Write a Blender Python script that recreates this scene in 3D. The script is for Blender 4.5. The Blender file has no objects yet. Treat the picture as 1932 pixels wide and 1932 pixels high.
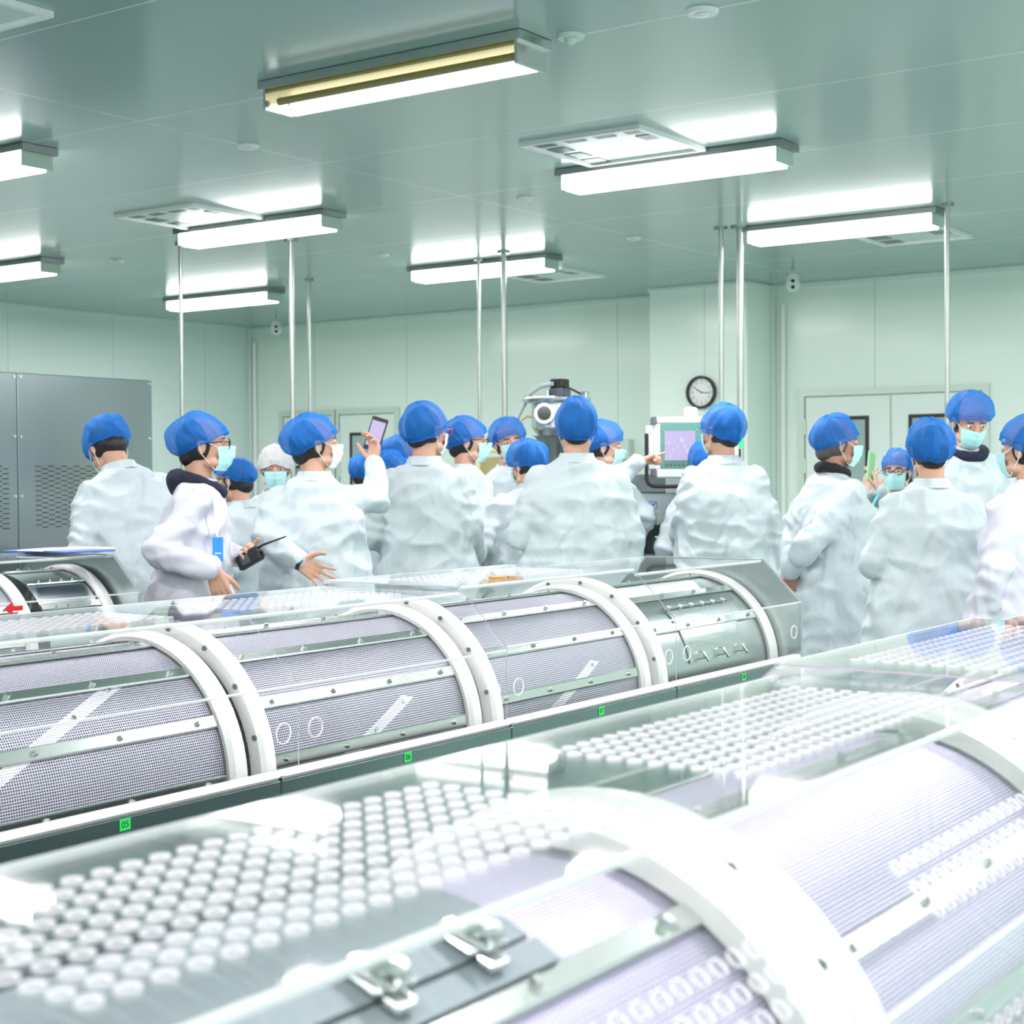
import bpy, bmesh, math, random
from mathutils import Vector, Matrix, noise
SC = bpy.context.scene
COL = SC.collection
PI = math.pi
R_ = math.radians

# ------------------------------------------------------------------ camera
# world: +Y runs along the machine rows, +X across them towards the camera's right
F_PX, YAW, PIT, ROL = 2980.78, .61326, -.02394, -.00654
CAM = Vector((0, 0, 1.5))
def _w(v):
    c, s = math.cos(YAW), math.sin(YAW)
    return Vector((v[0]*c - v[1]*s, v[0]*s + v[1]*c, v[2]))
CR = _w((math.cos(ROL), -math.sin(ROL)*math.sin(PIT), math.sin(ROL)*math.cos(PIT)))
CU = _w((-math.sin(ROL), -math.cos(ROL)*math.sin(PIT), math.cos(ROL)*math.cos(PIT)))
CF = _w((0, math.cos(PIT), math.sin(PIT)))
cam = bpy.data.cameras.new('camera')
co = bpy.data.objects.new('camera', cam)
COL.objects.link(co)
m = Matrix((CR, CU, -CF)).transposed().to_4x4()
m.translation = CAM
co.matrix_world = m
cam.sensor_width = 36
cam.lens = F_PX/1932*36
cam.clip_start = .05
cam.dof.use_dof = True
cam.dof.focus_distance = 4.0
cam.dof.aperture_fstop = 8
SC.camera = co

# ------------------------------------------------------------------ world, light levels, exposure
wd = bpy.data.worlds.new('world')
SC.world = wd
wd.use_nodes = True
wd.node_tree.nodes['Background'].inputs[0].default_value = (.80, .92, .88, 1)
wd.node_tree.nodes['Background'].inputs[1].default_value = .3
SC.view_settings.view_transform = 'Standard'
SC.view_settings.look = 'None'
SC.view_settings.exposure = 0.18
SC.view_settings.gamma = 1
LAMP_W = 34          # each ceiling fixture
LAMP_COL = (1.0, .945, 1.0)
DIFF_E = 9.0         # glow of a lit diffuser
SC.cycles.transparent_max_bounces = 40
SC.cycles.max_bounces = 10
SC.cycles.caustics_reflective = False
SC.cycles.caustics_refractive = False
SC.cycles.sample_clamp_indirect = 6

# ------------------------------------------------------------------ helpers
def at(px, py, d):
    return CAM + (CR*(px-966)/F_PX + CU*(966-py)/F_PX + CF)*d
def on(px, py, axis, val):
    r = CR*(px-966)/F_PX + CU*(966-py)/F_PX + CF
    return CAM + r*((val-CAM[axis])/r[axis])

def wm(o):
    return wm(o.parent) @ o.matrix_basis if o.parent else o.matrix_basis.copy()
def tag(o, label=None, cat=None, group=None, kind=None):
    if label: o['label'] = label
    if cat: o['category'] = cat
    if group: o['group'] = group
    if kind: o['kind'] = kind
    return o
def empty(name, loc, rz=0, label=None, cat=None, group=None, kind=None):
    o = bpy.data.objects.new(name, None)
    COL.objects.link(o)
    o.location = loc
    o.rotation_euler = (0, 0, rz)
    o.empty_display_size = .1
    return tag(o, label, cat, group, kind)
def mesh_obj(name, me, parent=None):
    o = bpy.data.objects.new(name, me)
    COL.objects.link(o)
    if parent: o.parent = parent
    return o

class MB:
    def __init__(s): s.v = []; s.f = []; s.m = []; s.uv = None
    def add(s, vs, fs, mi=0):
        b = len(s.v)
        s.v += [Vector(v) for v in vs]
        s.f += [tuple(i+b for i in f) for f in fs]
        s.m += [mi]*len(fs)
        return s
    def box(s, lo, hi, mi=0, M=None, bev=0):
        x0, y0, z0 = lo; x1, y1, z1 = hi
        if bev <= 0:
            vs = [Vector((x, y, z)) for x in (x0, x1) for y in (y0, y1) for z in (z0, z1)]
            fs = [(0,1,3,2),(4,6,7,5),(0,4,5,1),(2,3,7,6),(0,2,6,4),(1,5,7,3)]
        else:
            b = min(bev, (x1-x0)*.49, (y1-y0)*.49, (z1-z0)*.49)
            vs = []; idx = {}
            for i, x in enumerate((x0, x1)):
                for j, y in enumerate((y0, y1)):
                    for k, z in enumerate((z0, z1)):
                        sx, sy, sz = (1-2*i), (1-2*j), (1-2*k)
                        for a in range(3):
                            p = [x+sx*b, y+sy*b, z+sz*b]
                            p[a] = (x, y, z)[a]
                            idx[i, j, k, a] = len(vs); vs.append(Vector(p))
            fs = []
            for a in range(3):
                o1, o2 = [q for q in range(3) if q != a]
                for e in (0, 1):
                    def K(u, w):
                        t = [0, 0, 0]; t[a] = e; t[o1] = u; t[o2] = w
                        return idx[t[0], t[1], t[2], a]
                    fs.append((K(0,0), K(1,0), K(1,1), K(0,1)))
            for a in range(3):      # edges along axis a
                o1, o2 = [q for q in range(3) if q != a]
                for u in (0, 1):
                    for w in (0, 1):
                        def K(e, fa):
                            t = [0, 0, 0]; t[a] = e; t[o1] = u; t[o2] = w
                            return idx[t[0], t[1], t[2], fa]
                        fs.append((K(0,o1), K(1,o1), K(1,o2), K(0,o2)))
            for i in (0, 1):
                for j in (0, 1):
                    for k in (0, 1):
                        fs.append((idx[i,j,k,0], idx[i,j,k,1], idx[i,j,k,2]))
        if M is not None: vs = [M @ v for v in vs]
        return s.add(vs, fs, mi)
    def cap(s, p0, p1, r0, r1=None, n=12, k=3, mi=0):
        """closed tapered capsule"""
        p0, p1 = Vector(p0), Vector(p1)
        r1 = r0 if r1 is None else r1
        d = p1-p0
        L = d.length
        d = d/L if L > 1e-6 else Vector((0, 0, 1))
        a = d.orthogonal().normalized(); b = d.cross(a)
        rings = []
        for i in range(1, k+1):
            t = PI/2*i/k
            rings.append((p0-d*r0*math.cos(t), r0*math.sin(t)))
        for i in range(k, 0, -1):
            t = PI/2*i/k
            rings.append((p1+d*r1*math.cos(t), r1*math.sin(t)))
        vs = [p0-d*r0]
        for c, r in rings:
            for j in range(n):
                q = 2*PI*j/n
                vs.append(c+(a*math.cos(q)+b*math.sin(q))*r)
        vs.append(p1+d*r1)
        fs = [(0, 1+(j+1) % n, 1+j) for j in range(n)]
        for i in range(len(rings)-1):
            for j in range(n):
                fs.append((1+i*n+j, 1+i*n+(j+1) % n, 1+(i+1)*n+(j+1) % n, 1+(i+1)*n+j))
        e = len(vs)-1; o = 1+(len(rings)-1)*n
        fs += [(e, o+j, o+(j+1) % n) for j in range(n)]
        return s.add(vs, fs, mi)
    def cyl(s, p0, p1, r0, r1=None, n=24, mi=0, caps=True):
        p0, p1 = Vector(p0), Vector(p1)
        r1 = r0 if r1 is None else r1
        d = (p1-p0).normalized()
        a = d.orthogonal().normalized(); b = d.cross(a)
        vs = []
        for c, r in ((p0, r0), (p1, r1)):
            for j in range(n):
                q = 2*PI*j/n
                vs.append(c+(a*math.cos(q)+b*math.sin(q))*r)
        fs = [(j, (j+1) % n, n+(j+1) % n, n+j) for j in range(n)]
        if caps: fs += [tuple(range(n-1, -1, -1)), tuple(range(n, 2*n))]
        return s.add(vs, fs, mi)
    def ell(s, c, r, M=None, n=16, k=10, mi=0):
        c = Vector(c)
        vs = [Vector((0, 0, -1))]
        for i in range(1, k):
            t = -PI/2+PI*i/k
            for j in range(n):
                q = 2*PI*j/n
                vs.append(Vector((math.cos(t)*math.cos(q), math.cos(t)*math.sin(q), math.sin(t))))
        vs.append(Vector((0, 0, 1)))
        fs = [(0, 1+(j+1) % n, 1+j) for j in range(n)]
        for i in range(k-2):
            for j in range(n):
                fs.append((1+i*n+j, 1+i*n+(j+1) % n, 1+(i+1)*n+(j+1) % n, 1+(i+1)*n+j))
        e = len(vs)-1; o = 1+(k-2)*n
        fs += [(e, o+j, o+(j+1) % n) for j in range(n)]
        out = []
        for v in vs:
            p = Vector((v.x*r[0], v.y*r[1], v.z*r[2]))
            if M is not None: p = M @ p
            out.append(p+c)
        return s.add(out, fs, mi)
    def loft(s, rings, closed=True, caps=True, mi=0):
        n = len(rings[0]); vs = [p for r in rings for p in r]; fs = []
        for i in range(len(rings)-1):
            for j in range(n if closed else n-1):
                fs.append((i*n+j, i*n+(j+1) % n, (i+1)*n+(j+1) % n, (i+1)*n+j))
        if caps and closed:
            fs += [tuple(range(n-1, -1, -1)), tuple((len(rings)-1)*n+j for j in range(n))]
        return s.add(vs, fs, mi)
    def tube(s, path, r, n=8, closed=False, mi=0):
        P = [Vector(p) for p in path]; N = len(P); rings = []
        up = None
        for i in range(N):
            a = P[(i-1) % N] if (closed or i > 0) else P[i]
            b = P[(i+1) % N] if (closed or i < N-1) else P[i]
            d = (b-a).normalized()
            if up is None: up = d.orthogonal().normalized()
            u = (up-d*up.dot(d))
            u = u.normalized() if u.length > 1e-5 else d.orthogonal().normalized()
            up = u; w = d.cross(u)
            rr = r[i] if isinstance(r, (list, tuple)) else r
            rings.append([P[i]+(u*math.cos(2*PI*j/n)+w*math.sin(2*PI*j/n))*rr for j in range(n)])
        if closed: rings.append(rings[0])
        return s.loft(rings, True, not closed, mi)
    def prism(s, poly, axis, a, b, mi=0):
        """poly of 2D points in the two other axes, extruded along axis"""
        def P(p, t):
            l = list(p); l.insert(axis, t); return Vector(l)
        return s.loft([[P(p, a) for p in poly], [P(p, b) for p in poly]], True, True, mi)
    def arcband(s, cx, cz, r0, r1, y0, y1, a0, a1, n=48, mi=0, bev=0):
        """ring segment about a Y axis, angle measured from +Z towards +X"""
        rings = []
        for i in range(n+1):
            t = a0+(a1-a0)*i/n
            sx, sz = math.sin(t), math.cos(t)
            if bev:
                pr = [(r0, y0+bev), (r0, y1-bev), (r0+bev, y1), (r1-bev, y1), (r1, y1-bev), (r1, y0+bev), (r1-bev, y0), (r0+bev, y0)]
            else:
                pr = [(r0, y0), (r0, y1), (r1, y1), (r1, y0)]
            rings.append([Vector((cx+sx*r, y, cz+sz*r)) for r, y in pr])
        return s.loft(rings, True, True, mi)
    def build(s, name, mats, parent=None, world=True, smooth=35):
        me = bpy.data.meshes.new(name)
        vs = s.v
        if world and parent is not None:
            I = wm(parent).inverted()
            vs = [I @ v for v in vs]
        me.from_pydata([tuple(v) for v in vs], [], s.f)
        if not isinstance(mats, (list, tuple)): mats = [mats]
        for q in mats: me.materials.append(q)
        me.polygons.foreach_set('material_index', s.m)
        if s.uv:
            l = me.uv_layers.new(name='UVMap')
            for poly in me.polygons:
                for li in poly.loop_indices:
                    l.data[li].uv = s.uv[me.loops[li].vertex_index]
        if smooth:
            me.polygons.foreach_set('use_smooth', [True]*len(me.polygons))
            me.set_sharp_from_angle(angle=R_(smooth))
        me.update()
        bm = bmesh.new(); bm.from_mesh(me); bmesh.ops.recalc_face_normals(bm, faces=bm.faces)
        bm.to_mesh(me); bm.free()
        return mesh_obj(name, me, parent)

def remeshed(mb, name, mat, parent, voxel, smooth=2, fac=.5, disp=None):
    me = bpy.data.meshes.new('t')
    me.from_pydata([tuple(v) for v in mb.v], [], mb.f)
    bm = bmesh.new(); bm.from_mesh(me); bmesh.ops.recalc_face_normals(bm, faces=bm.faces); bm.to_mesh(me); bm.free()
    t = bpy.data.objects.new('t', me); COL.objects.link(t)
    q = t.modifiers.new('r', 'REMESH'); q.mode = 'VOXEL'; q.voxel_size = voxel; q.adaptivity = 0
    if smooth:
        q = t.modifiers.new('s', 'SMOOTH'); q.factor = fac; q.iterations = smooth
    dg = bpy.context.evaluated_depsgraph_get()
    dg.update()
    out = bpy.data.meshes.new_from_object(t.evaluated_get(dg))
    bpy.data.objects.remove(t); bpy.data.meshes.remove(me)
    out.name = name
    if disp:
        ns = [v.normal.copy() for v in out.vertices]
        for v, n in zip(out.vertices, ns):
            v.co = v.co + n*disp(v.co, n)
    out.materials.clear(); out.materials.append(mat)
    out.polygons.foreach_set('use_smooth', [True]*len(out.polygons))
    out.update()
    return mesh_obj(name, out, parent)

# ------------------------------------------------------------------ materials
def nt(name):
    mt = bpy.data.materials.new(name); mt.use_nodes = True
    t = mt.node_tree; t.nodes.clear()
    o = t.nodes.new('ShaderNodeOutputMaterial')
    return mt, t, o
def pbr(name, col, rough=.5, metal=0, spec=.5, emit=None, es=0, noise_amt=0, nscale=8, bump=0, bscale=20, stretch=(1,1,1), coat=0, alpha=1, sheen=0, trans=0):
    mt, t, o = nt(name)
    p = t.nodes.new('ShaderNodeBsdfPrincipled')
    t.links.new(p.outputs[0], o.inputs[0])
    p.inputs['Base Color'].default_value = (*col, 1)
    p.inputs['Roughness'].default_value = rough
    p.inputs['Metallic'].default_value = metal
    p.inputs['Specular IOR Level'].default_value = spec
    p.inputs['Coat Weight'].default_value = coat
    p.inputs['Alpha'].default_value = alpha
    p.inputs['Sheen Weight'].default_value = sheen
    p.inputs['Transmission Weight'].default_value = trans
    if emit:
        p.inputs['Emission Color'].default_value = (*emit, 1); p.inputs['Emission Strength'].default_value = es
    if noise_amt or bump:
        tc = t.nodes.new('ShaderNodeTexCoord'); mp = t.nodes.new('ShaderNodeMapping')
        mp.inputs['Scale'].default_value = stretch
        t.links.new(tc.outputs['Object'], mp.inputs[0])
    if noise_amt:
        n = t.nodes.new('ShaderNodeTexNoise'); n.inputs['Scale'].default_value = nscale; n.inputs['Detail'].default_value = 4
        t.links.new(mp.outputs[0], n.inputs[0])
        r = t.nodes.new('ShaderNodeMapRange')
        r.inputs[3].default_value = 1-noise_amt; r.inputs[4].default_value = 1+noise_amt
        t.links.new(n.outputs[0], r.inputs[0])
        mx = t.nodes.new('ShaderNodeVectorMath'); mx.operation = 'SCALE'
        mx.inputs[0].default_value = col
        t.links.new(r.outputs[0], mx.inputs['Scale'])
        t.links.new(mx.outputs[0], p.inputs['Base Color'])
    if bump:
        n = t.nodes.new('ShaderNodeTexNoise'); n.inputs['Scale'].default_value = bscale; n.inputs['Detail'].default_value = 3
        t.links.new(mp.outputs[0], n.inputs[0])
        b = t.nodes.new('ShaderNodeBump'); b.inputs['Strength'].default_value = bump; b.inputs['Distance'].default_value = .01
        t.links.new(n.outputs[0], b.inputs['Height']); t.links.new(b.outputs[0], p.inputs['Normal'])
    return mt
M = {}
M['steel'] = pbr('brushed_steel', (.60, .64, .64), .27, 1, noise_amt=.06, nscale=6, bump=.05, bscale=60, stretch=(1, .05, 1))
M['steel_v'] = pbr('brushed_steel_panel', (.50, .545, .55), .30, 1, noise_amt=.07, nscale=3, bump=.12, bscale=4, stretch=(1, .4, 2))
M['steel_dk'] = pbr('dull_steel', (.30, .33, .33), .38, 1, noise_amt=.1, nscale=4)
M['chrome'] = pbr('polished_steel', (.70, .71, .69), .22, 1)
M['pipe'] = pbr('satin_steel_pipe', (.46, .50, .46), .38, .9)
M['plastic'] = pbr('white_plastic', (.90, .885, .86), .32, 0, coat=.15, noise_amt=.02, nscale=10)
M['black'] = pbr('black_plastic', (.012, .013, .016), .38)
M['dark'] = pbr('interior_shade', (.07, .075, .08), .6)
M['glass_dk'] = pbr('dark_glass', (.02, .03, .03), .08, spec=.7)
M['white'] = pbr('white_paint', (.84, .87, .84), .4)
M['paper'] = pbr('paper', (.86, .88, .90), .7)
M['blue'] = pbr('blue_plastic', (.03, .13, .55), .5)
M['badge'] = pbr('blue_badge', (.03, .28, .80), .35)
M['label'] = pbr('green_label', (.02, .72, .12), .5)
M['ink'] = pbr('black_ink', (.01, .02, .01), .6)
M['red'] = pbr('red_sticker', (.62, .01, .01), .5)
M['amber'] = pbr('amber_gel', (.85, .33, .03), .25)
M['mask'] = pbr('mask_fabric', (.50, .86, .85), .8, bump=.1, bscale=250)
M['mask_w'] = pbr('white_mask_fabric', (.86, .90, .92), .8, bump=.1, bscale=250)
M['redframe'] = pbr('red_glasses_frame', (.45, .02, .03), .3)
M['skin_lt'] = pbr('light_skin', (.72, .48, .38), .5, spec=.35)
M['loop'] = pbr('ear_loop_elastic', (.88, .92, .94), .7)
M['skin'] = pbr('skin', (.62, .36, .25), .5, noise_amt=.06, nscale=25, spec=.35)
M['skin_dk'] = pbr('skin_tanned', (.42, .22, .15), .5, noise_amt=.06, nscale=25, spec=.35)
M['hair'] = pbr('black_hair', (.012, .010, .010), .55, noise_amt=.3, nscale=60)
M['hair_g'] = pbr('greying_hair', (.09, .08, .07), .6, noise_amt=.3, nscale=60)
M['navy'] = pbr('navy_knit', (.010, .014, .035), .9, bump=.3, bscale=120)
M['scarf'] = pbr('black_cloth', (.012, .012, .014), .85, bump=.3, bscale=60)
M['trouser'] = pbr('dark_trousers', (.03, .035, .06), .85)
M['shoe'] = pbr('white_shoe', (.75, .77, .78), .55)
M['eye'] = pbr('eye_white', (.75, .73, .70), .25)
M['iris'] = pbr('dark_iris', (.02, .012, .01), .15)
M['teal'] = pbr('teal_cord', (.10, .65, .70), .6)
M['khaki'] = pbr('khaki_plastic', (.50, .45, .20), .5)
M['hose'] = pbr('grey_hose', (.45, .50, .50), .4)
M['phone_g'] = pbr('green_phone_case', (.28, .62, .28), .35)
M['bezel'] = pbr('pale_grey_enclosure', (.74, .80, .76), .38)
M['facep'] = pbr('grey_green_panel', (.12, .30, .24), .4)
M['grey'] = pbr('dark_grey_plastic', (.12, .14, .17), .45)
M['green_lit'] = pbr('green_beacon_and_reflection', (.02, .6, .1), .3, emit=(.05, 1, .2), es=1.5)
M['screen'] = pbr('phone_screen', (.12, .10, .18), .2, emit=(.72, .64, .95), es=.55)
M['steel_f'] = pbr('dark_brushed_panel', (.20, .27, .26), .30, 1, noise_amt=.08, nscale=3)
M['steel_c'] = pbr('cabinet_steel', (.33, .37, .39), .24, 1, noise_amt=.08, nscale=2, bump=.10, bscale=3)
M['steel_h'] = pbr('matt_steel_sheet', (.27, .31, .33), .6, .45)

def coat_mat(name, col, seam=False):
    mt, t, o = nt(name)
    p = t.nodes.new('ShaderNodeBsdfPrincipled')
    p.inputs['Base Color'].default_value = (*col, 1); p.inputs['Roughness'].default_value = .62
    p.inputs['Specular IOR Level'].default_value = .35
    tc = t.nodes.new('ShaderNodeTexCoord')
    n = t.nodes.new('ShaderNodeTexNoise'); n.inputs['Scale'].default_value = 5.5; n.inputs['Detail'].default_value = 2.5; n.inputs['Distortion'].default_value = .5
    mp = t.nodes.new('ShaderNodeMapping'); mp.inputs['Scale'].default_value = (1, 1, .55)
    t.links.new(tc.outputs['Object'], mp.inputs[0]); t.links.new(mp.outputs[0], n.inputs[0])
    b = t.nodes.new('ShaderNodeBump'); b.inputs['Strength'].default_value = 1.0; b.inputs['Distance'].default_value = .07
    h = n.outputs[0]
    if seam:
        s = t.nodes.new('ShaderNodeSeparateXYZ'); t.links.new(tc.outputs['Object'], s.inputs[0])
        a = t.nodes.new('ShaderNodeMath'); a.operation = 'ABSOLUTE'; t.links.new(s.outputs[0], a.inputs[0])
        l = t.nodes.new('ShaderNodeMath'); l.operation = 'LESS_THAN'; l.inputs[1].default_value = .003; t.links.new(a.outputs[0], l.inputs[0])
        ad = t.nodes.new('ShaderNodeMath'); ad.operation = 'MULTIPLY_ADD'; ad.inputs[1].default_value = .25
        t.links.new(l.outputs[0], ad.inputs[0]); t.links.new(n.outputs[0], ad.inputs[2]); h = ad.outputs[0]
    t.links.new(h, b.inputs['Height']); t.links.new(b.outputs[0], p.inputs['Normal'])
    tl = t.nodes.new('ShaderNodeBsdfTranslucent'); tl.inputs[0].default_value = (*col, 1)
    mx = t.nodes.new('ShaderNodeMixShader'); mx.inputs[0].default_value = .12
    t.links.new(p.outputs[0], mx.inputs[1]); t.links.new(tl.outputs[0], mx.inputs[2]); t.links.new(mx.outputs[0], o.inputs[0])
    return mt
M['coat'] = coat_mat('white_coat_cloth', (.62, .71, .73))
M['coat_seam'] = coat_mat('white_coat_cloth_seamed', (.62, .71, .715), True)
M['coat_pink'] = coat_mat('bright_white_coat_cloth', (.72, .73, .80))

def net_mat(name, col, opac):
    mt, t, o = nt(name)
    d = t.nodes.new('ShaderNodeBsdfPrincipled'); d.inputs['Base Color'].default_value = (*col, 1); d.inputs['Roughness'].default_value = .7
    tl = t.nodes.new('ShaderNodeBsdfTranslucent'); tl.inputs[0].default_value = (*col, 1)
    m1 = t.nodes.new('ShaderNodeMixShader'); m1.inputs[0].default_value = .35
    t.links.new(d.outputs[0], m1.inputs[1]); t.links.new(tl.outputs[0], m1.inputs[2])
    tr = t.nodes.new('ShaderNodeBsdfTransparent')
    m2 = t.nodes.new('ShaderNodeMixShader')
    tc = t.nodes.new('ShaderNodeTexCoord')
    n = t.nodes.new('ShaderNodeTexNoise'); n.inputs['Scale'].default_value = 30; n.inputs['Detail'].default_value = 4
    t.links.new(tc.outputs['Object'], n.inputs[0])
    mr = t.nodes.new('ShaderNodeMapRange'); mr.inputs[3].default_value = opac-.16; mr.inputs[4].default_value = opac+.16
    t.links.new(n.outputs[0], mr.inputs[0]); t.links.new(mr.outputs[0], m2.inputs[0])
    t.links.new(tr.outputs[0], m2.inputs[1]); t.links.new(m1.outputs[0], m2.inputs[2]); t.links.new(m2.outputs[0], o.inputs[0])
    return mt
M['net'] = net_mat('blue_hair_net', (.015, .25, .80), .66)
M['net_w'] = net_mat('white_hood_cloth', (.84, .88, .88), .98)

def acrylic():
    mt, t, o = nt('clear_acrylic')
    tr = t.nodes.new('ShaderNodeBsdfTransparent'); tr.inputs[0].default_value = (.985, .995, .99, 1)
    g = t.nodes.new('ShaderNodeBsdfGlossy'); g.inputs['Roughness'].default_value = .03; g.inputs[0].default_value = (1, 1, 1, 1)
    f = t.nodes.new('ShaderNodeFresnel')
    ge = t.nodes.new('ShaderNodeNewGeometry'); mr = t.nodes.new('ShaderNodeMapRange')
    mr.inputs[3].default_value = 1.36; mr.inputs[4].default_value = 1/1.36     # the same sheet seen from its back side
    t.links.new(ge.outputs['Backfacing'], mr.inputs[0]); t.links.new(mr.outputs[0], f.inputs[0])
    mx = t.nodes.new('ShaderNodeMixShader')
    t.links.new(f.outputs[0], mx.inputs[0]); t.links.new(tr.outputs[0], mx.inputs[1]); t.links.new(g.outputs[0], mx.inputs[2])
    t.links.new(mx.outputs[0], o.inputs[0])
    return mt
M['acrylic'] = acrylic()
def frosted(name, col, tr_amt):
    mt, t, o = nt(name)
    d = t.nodes.new('ShaderNodeBsdfDiffuse'); d.inputs[0].default_value = (*col, 1)
    tl = t.nodes.new('ShaderNodeBsdfTranslucent'); tl.inputs[0].default_value = (*col, 1)
    m1 = t.nodes.new('ShaderNodeMixShader'); m1.inputs[0].default_value = .4
    tr = t.nodes.new('ShaderNodeBsdfTransparent'); m2 = t.nodes.new('ShaderNodeMixShader'); m2.inputs[0].default_value = tr_amt
    t.links.new(d.outputs[0], m1.inputs[1]); t.links.new(tl.outputs[0], m1.inputs[2])
    t.links.new(m1.outputs[0], m2.inputs[1]); t.links.new(tr.outputs[0], m2.inputs[2]); t.links.new(m2.outputs[0], o.inputs[0])
    return mt
M['frost'] = frosted('frosted_cut_edge', (1.0, .98, 1.0), 0)
M['edge'] = frosted('violet_cut_edge', (.62, .55, .66), .2)
M['edge_clear'] = frosted('bright_acrylic_bend', (.93, .97, .95), .45)
M['bag'] = frosted('crumpled_clear_bag', (.95, .97, .97), .35)

def mesh_mat(name, pu, pv, fillu, fillv, col=(.72, .72, .78), hole_shade=(.14, .12, .18)):
    """woven wire: square openings between wires, from the drum's own UVs in metres"""
    mt, t, o = nt(name)
    uv = t.nodes.new('ShaderNodeUVMap'); uv.uv_map = 'UVMap'
    s = t.nodes.new('ShaderNodeSeparateXYZ'); t.links.new(uv.outputs[0], s.inputs[0])
    def M2(op, a, b=None, c=None):
        n = t.nodes.new('ShaderNodeMath'); n.operation = op
        for i, x in enumerate((a, b, c)):
            if x is None: continue
            if isinstance(x, (int, float)): n.inputs[i].default_value = x
            else: t.links.new(x, n.inputs[i])
        return n.outputs[0]
    u = M2('DIVIDE', s.outputs[0], pu); v = M2('DIVIDE', s.outputs[1], pv)
    fu = M2('FRACT', u); fv = M2('FRACT', v)
    hu = M2('GREATER_THAN', fu, fillu); hv = M2('GREATER_THAN', fv, fillv)
    hole = M2('MULTIPLY', hu, hv)
    p = t.nodes.new('ShaderNodeBsdfPrincipled'); p.inputs['Base Color'].default_value = (*col, 1)
    p.inputs['Metallic'].default_value = .75; p.inputs['Roughness'].default_value = .42
    # wire roundness
    w1 = M2('SINE', M2('MULTIPLY', fu, PI/fillu)); w2 = M2('SINE', M2('MULTIPLY', fv, PI/fillv))
    b = t.nodes.new('ShaderNodeBump'); b.inputs['Strength'].default_value = .7; b.inputs['Distance'].default_value = .001
    t.links.new(M2('MAXIMUM', w1, w2), b.inputs['Height']); t.links.new(b.outputs[0], p.inputs['Normal'])
    tr = t.nodes.new('ShaderNodeBsdfTransparent'); tr.inputs[0].default_value = (*hole_shade, 1); mx = t.nodes.new('ShaderNodeMixShader')  # dark filter in the openings puts the drum's inner shade into the colour
    t.links.new(hole, mx.inputs[0]); t.links.new(p.outputs[0], mx.inputs[1]); t.links.new(tr.outputs[0], mx.inputs[2])
    t.links.new(mx.outputs[0], o.inputs[0])
    return mt
M['mesh'] = mesh_mat('woven_wire_mesh', .0052, .0052, .43, .43, (.66, .64, .74))
M['mesh_f'] = mesh_mat('fine_wire_mesh', .0044, .0044, .52, .52, (.76, .70, .88), (.26, .22, .34))
M['mesh_s'] = mesh_mat('meshed_steel_flight', .0048, .0048, .62, .62, (.95, .92, 1.0), (.45, .42, .5))

def panel_mat(name, col, rough, axis, x0, pitch, line, linew=.006, spec=.5, axis2=None, x2=None, coat=0, bump=.02):
    """painted panels with joints: joints are lines in the panel's own pattern"""
    mt, t, o = nt(name)
    p = t.nodes.new('ShaderNodeBsdfPrincipled'); t.links.new(p.outputs[0], o.inputs[0])
    p.inputs['Roughness'].default_value = rough; p.inputs['Specular IOR Level'].default_value = spec
    p.inputs['Coat Weight'].default_value = coat; p.inputs['Coat Roughness'].default_value = .12
    tc = t.nodes.new('ShaderNodeTexCoord'); s = t.nodes.new('ShaderNodeSeparateXYZ'); t.links.new(tc.outputs['Object'], s.inputs[0])
    def M2(op, a, b=None):
        n = t.nodes.new('ShaderNodeMath'); n.operation = op
        for i, x in enumerate((a, b)):
            if x is None: continue
            if isinstance(x, (int, float)): n.inputs[i].default_value = x
            else: t.links.new(x, n.inputs[i])
        return n.outputs[0]
    def lines(ax, x0, pitch):
        a = M2('SUBTRACT', s.outputs[ax], x0-pitch/2)
        fr = M2('FRACT', M2('DIVIDE', a, pitch))
        return M2('LESS_THAN', M2('ABSOLUTE', M2('SUBTRACT', fr, .5)), linew/pitch/2)
    l = lines(axis, x0, pitch)
    if axis2 is not None: l = M2('MAXIMUM', l, lines(axis2, *x2))
    n = t.nodes.new('ShaderNodeTexNoise'); n.inputs['Scale'].default_value = .8; t.links.new(tc.outputs['Object'], n.inputs[0])
    mx = t.nodes.new('ShaderNodeMix'); mx.data_type = 'RGBA'
    mx.inputs[6].default_value = (*col, 1); mx.inputs[7].default_value = (*line, 1)
    t.links.new(l, mx.inputs[0]); t.links.new(mx.outputs[2], p.inputs['Base Color'])
    b = t.nodes.new('ShaderNodeBump'); b.inputs['Strength'].default_value = bump; b.inputs['Distance'].default_value = .1
    t.links.new(n.outputs[0], b.inputs['Height']); t.links.new(b.outputs[0], p.inputs['Normal'])
    return mt
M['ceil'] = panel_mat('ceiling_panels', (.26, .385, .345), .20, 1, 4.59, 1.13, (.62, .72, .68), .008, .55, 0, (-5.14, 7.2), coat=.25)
M['wall_b'] = panel_mat('wall_panels', (.78, .90, .80), .28, 0, -5.9, 1.16, (.50, .66, .56), .008, coat=.2)
M['wall_l'] = panel_mat('wall_panels_side', (.70, .83, .78), .30, 1, 5.2, 1.16, (.52, .67, .60), .008, coat=.2)
M['box_w'] = panel_mat('shaft_panels', (.80, .92, .82), .28, 0, -5.98, .98, (.56, .70, .60), .008, coat=.2)
M['floor'] = pbr('epoxy_floor', (.30, .40, .38), .25, noise_amt=.06, nscale=2)
M['door'] = pbr('door_paint', (.74, .84, .76), .35)
M['cove'] = pbr('cove_plastic', (.60, .72, .66), .35)
M['glass_w'] = pbr('door_glass', (.36, .47, .44), .06, spec=.6)
M['alu'] = pbr('aluminium_trim', (.60, .72, .62), .4, .15)

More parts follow.
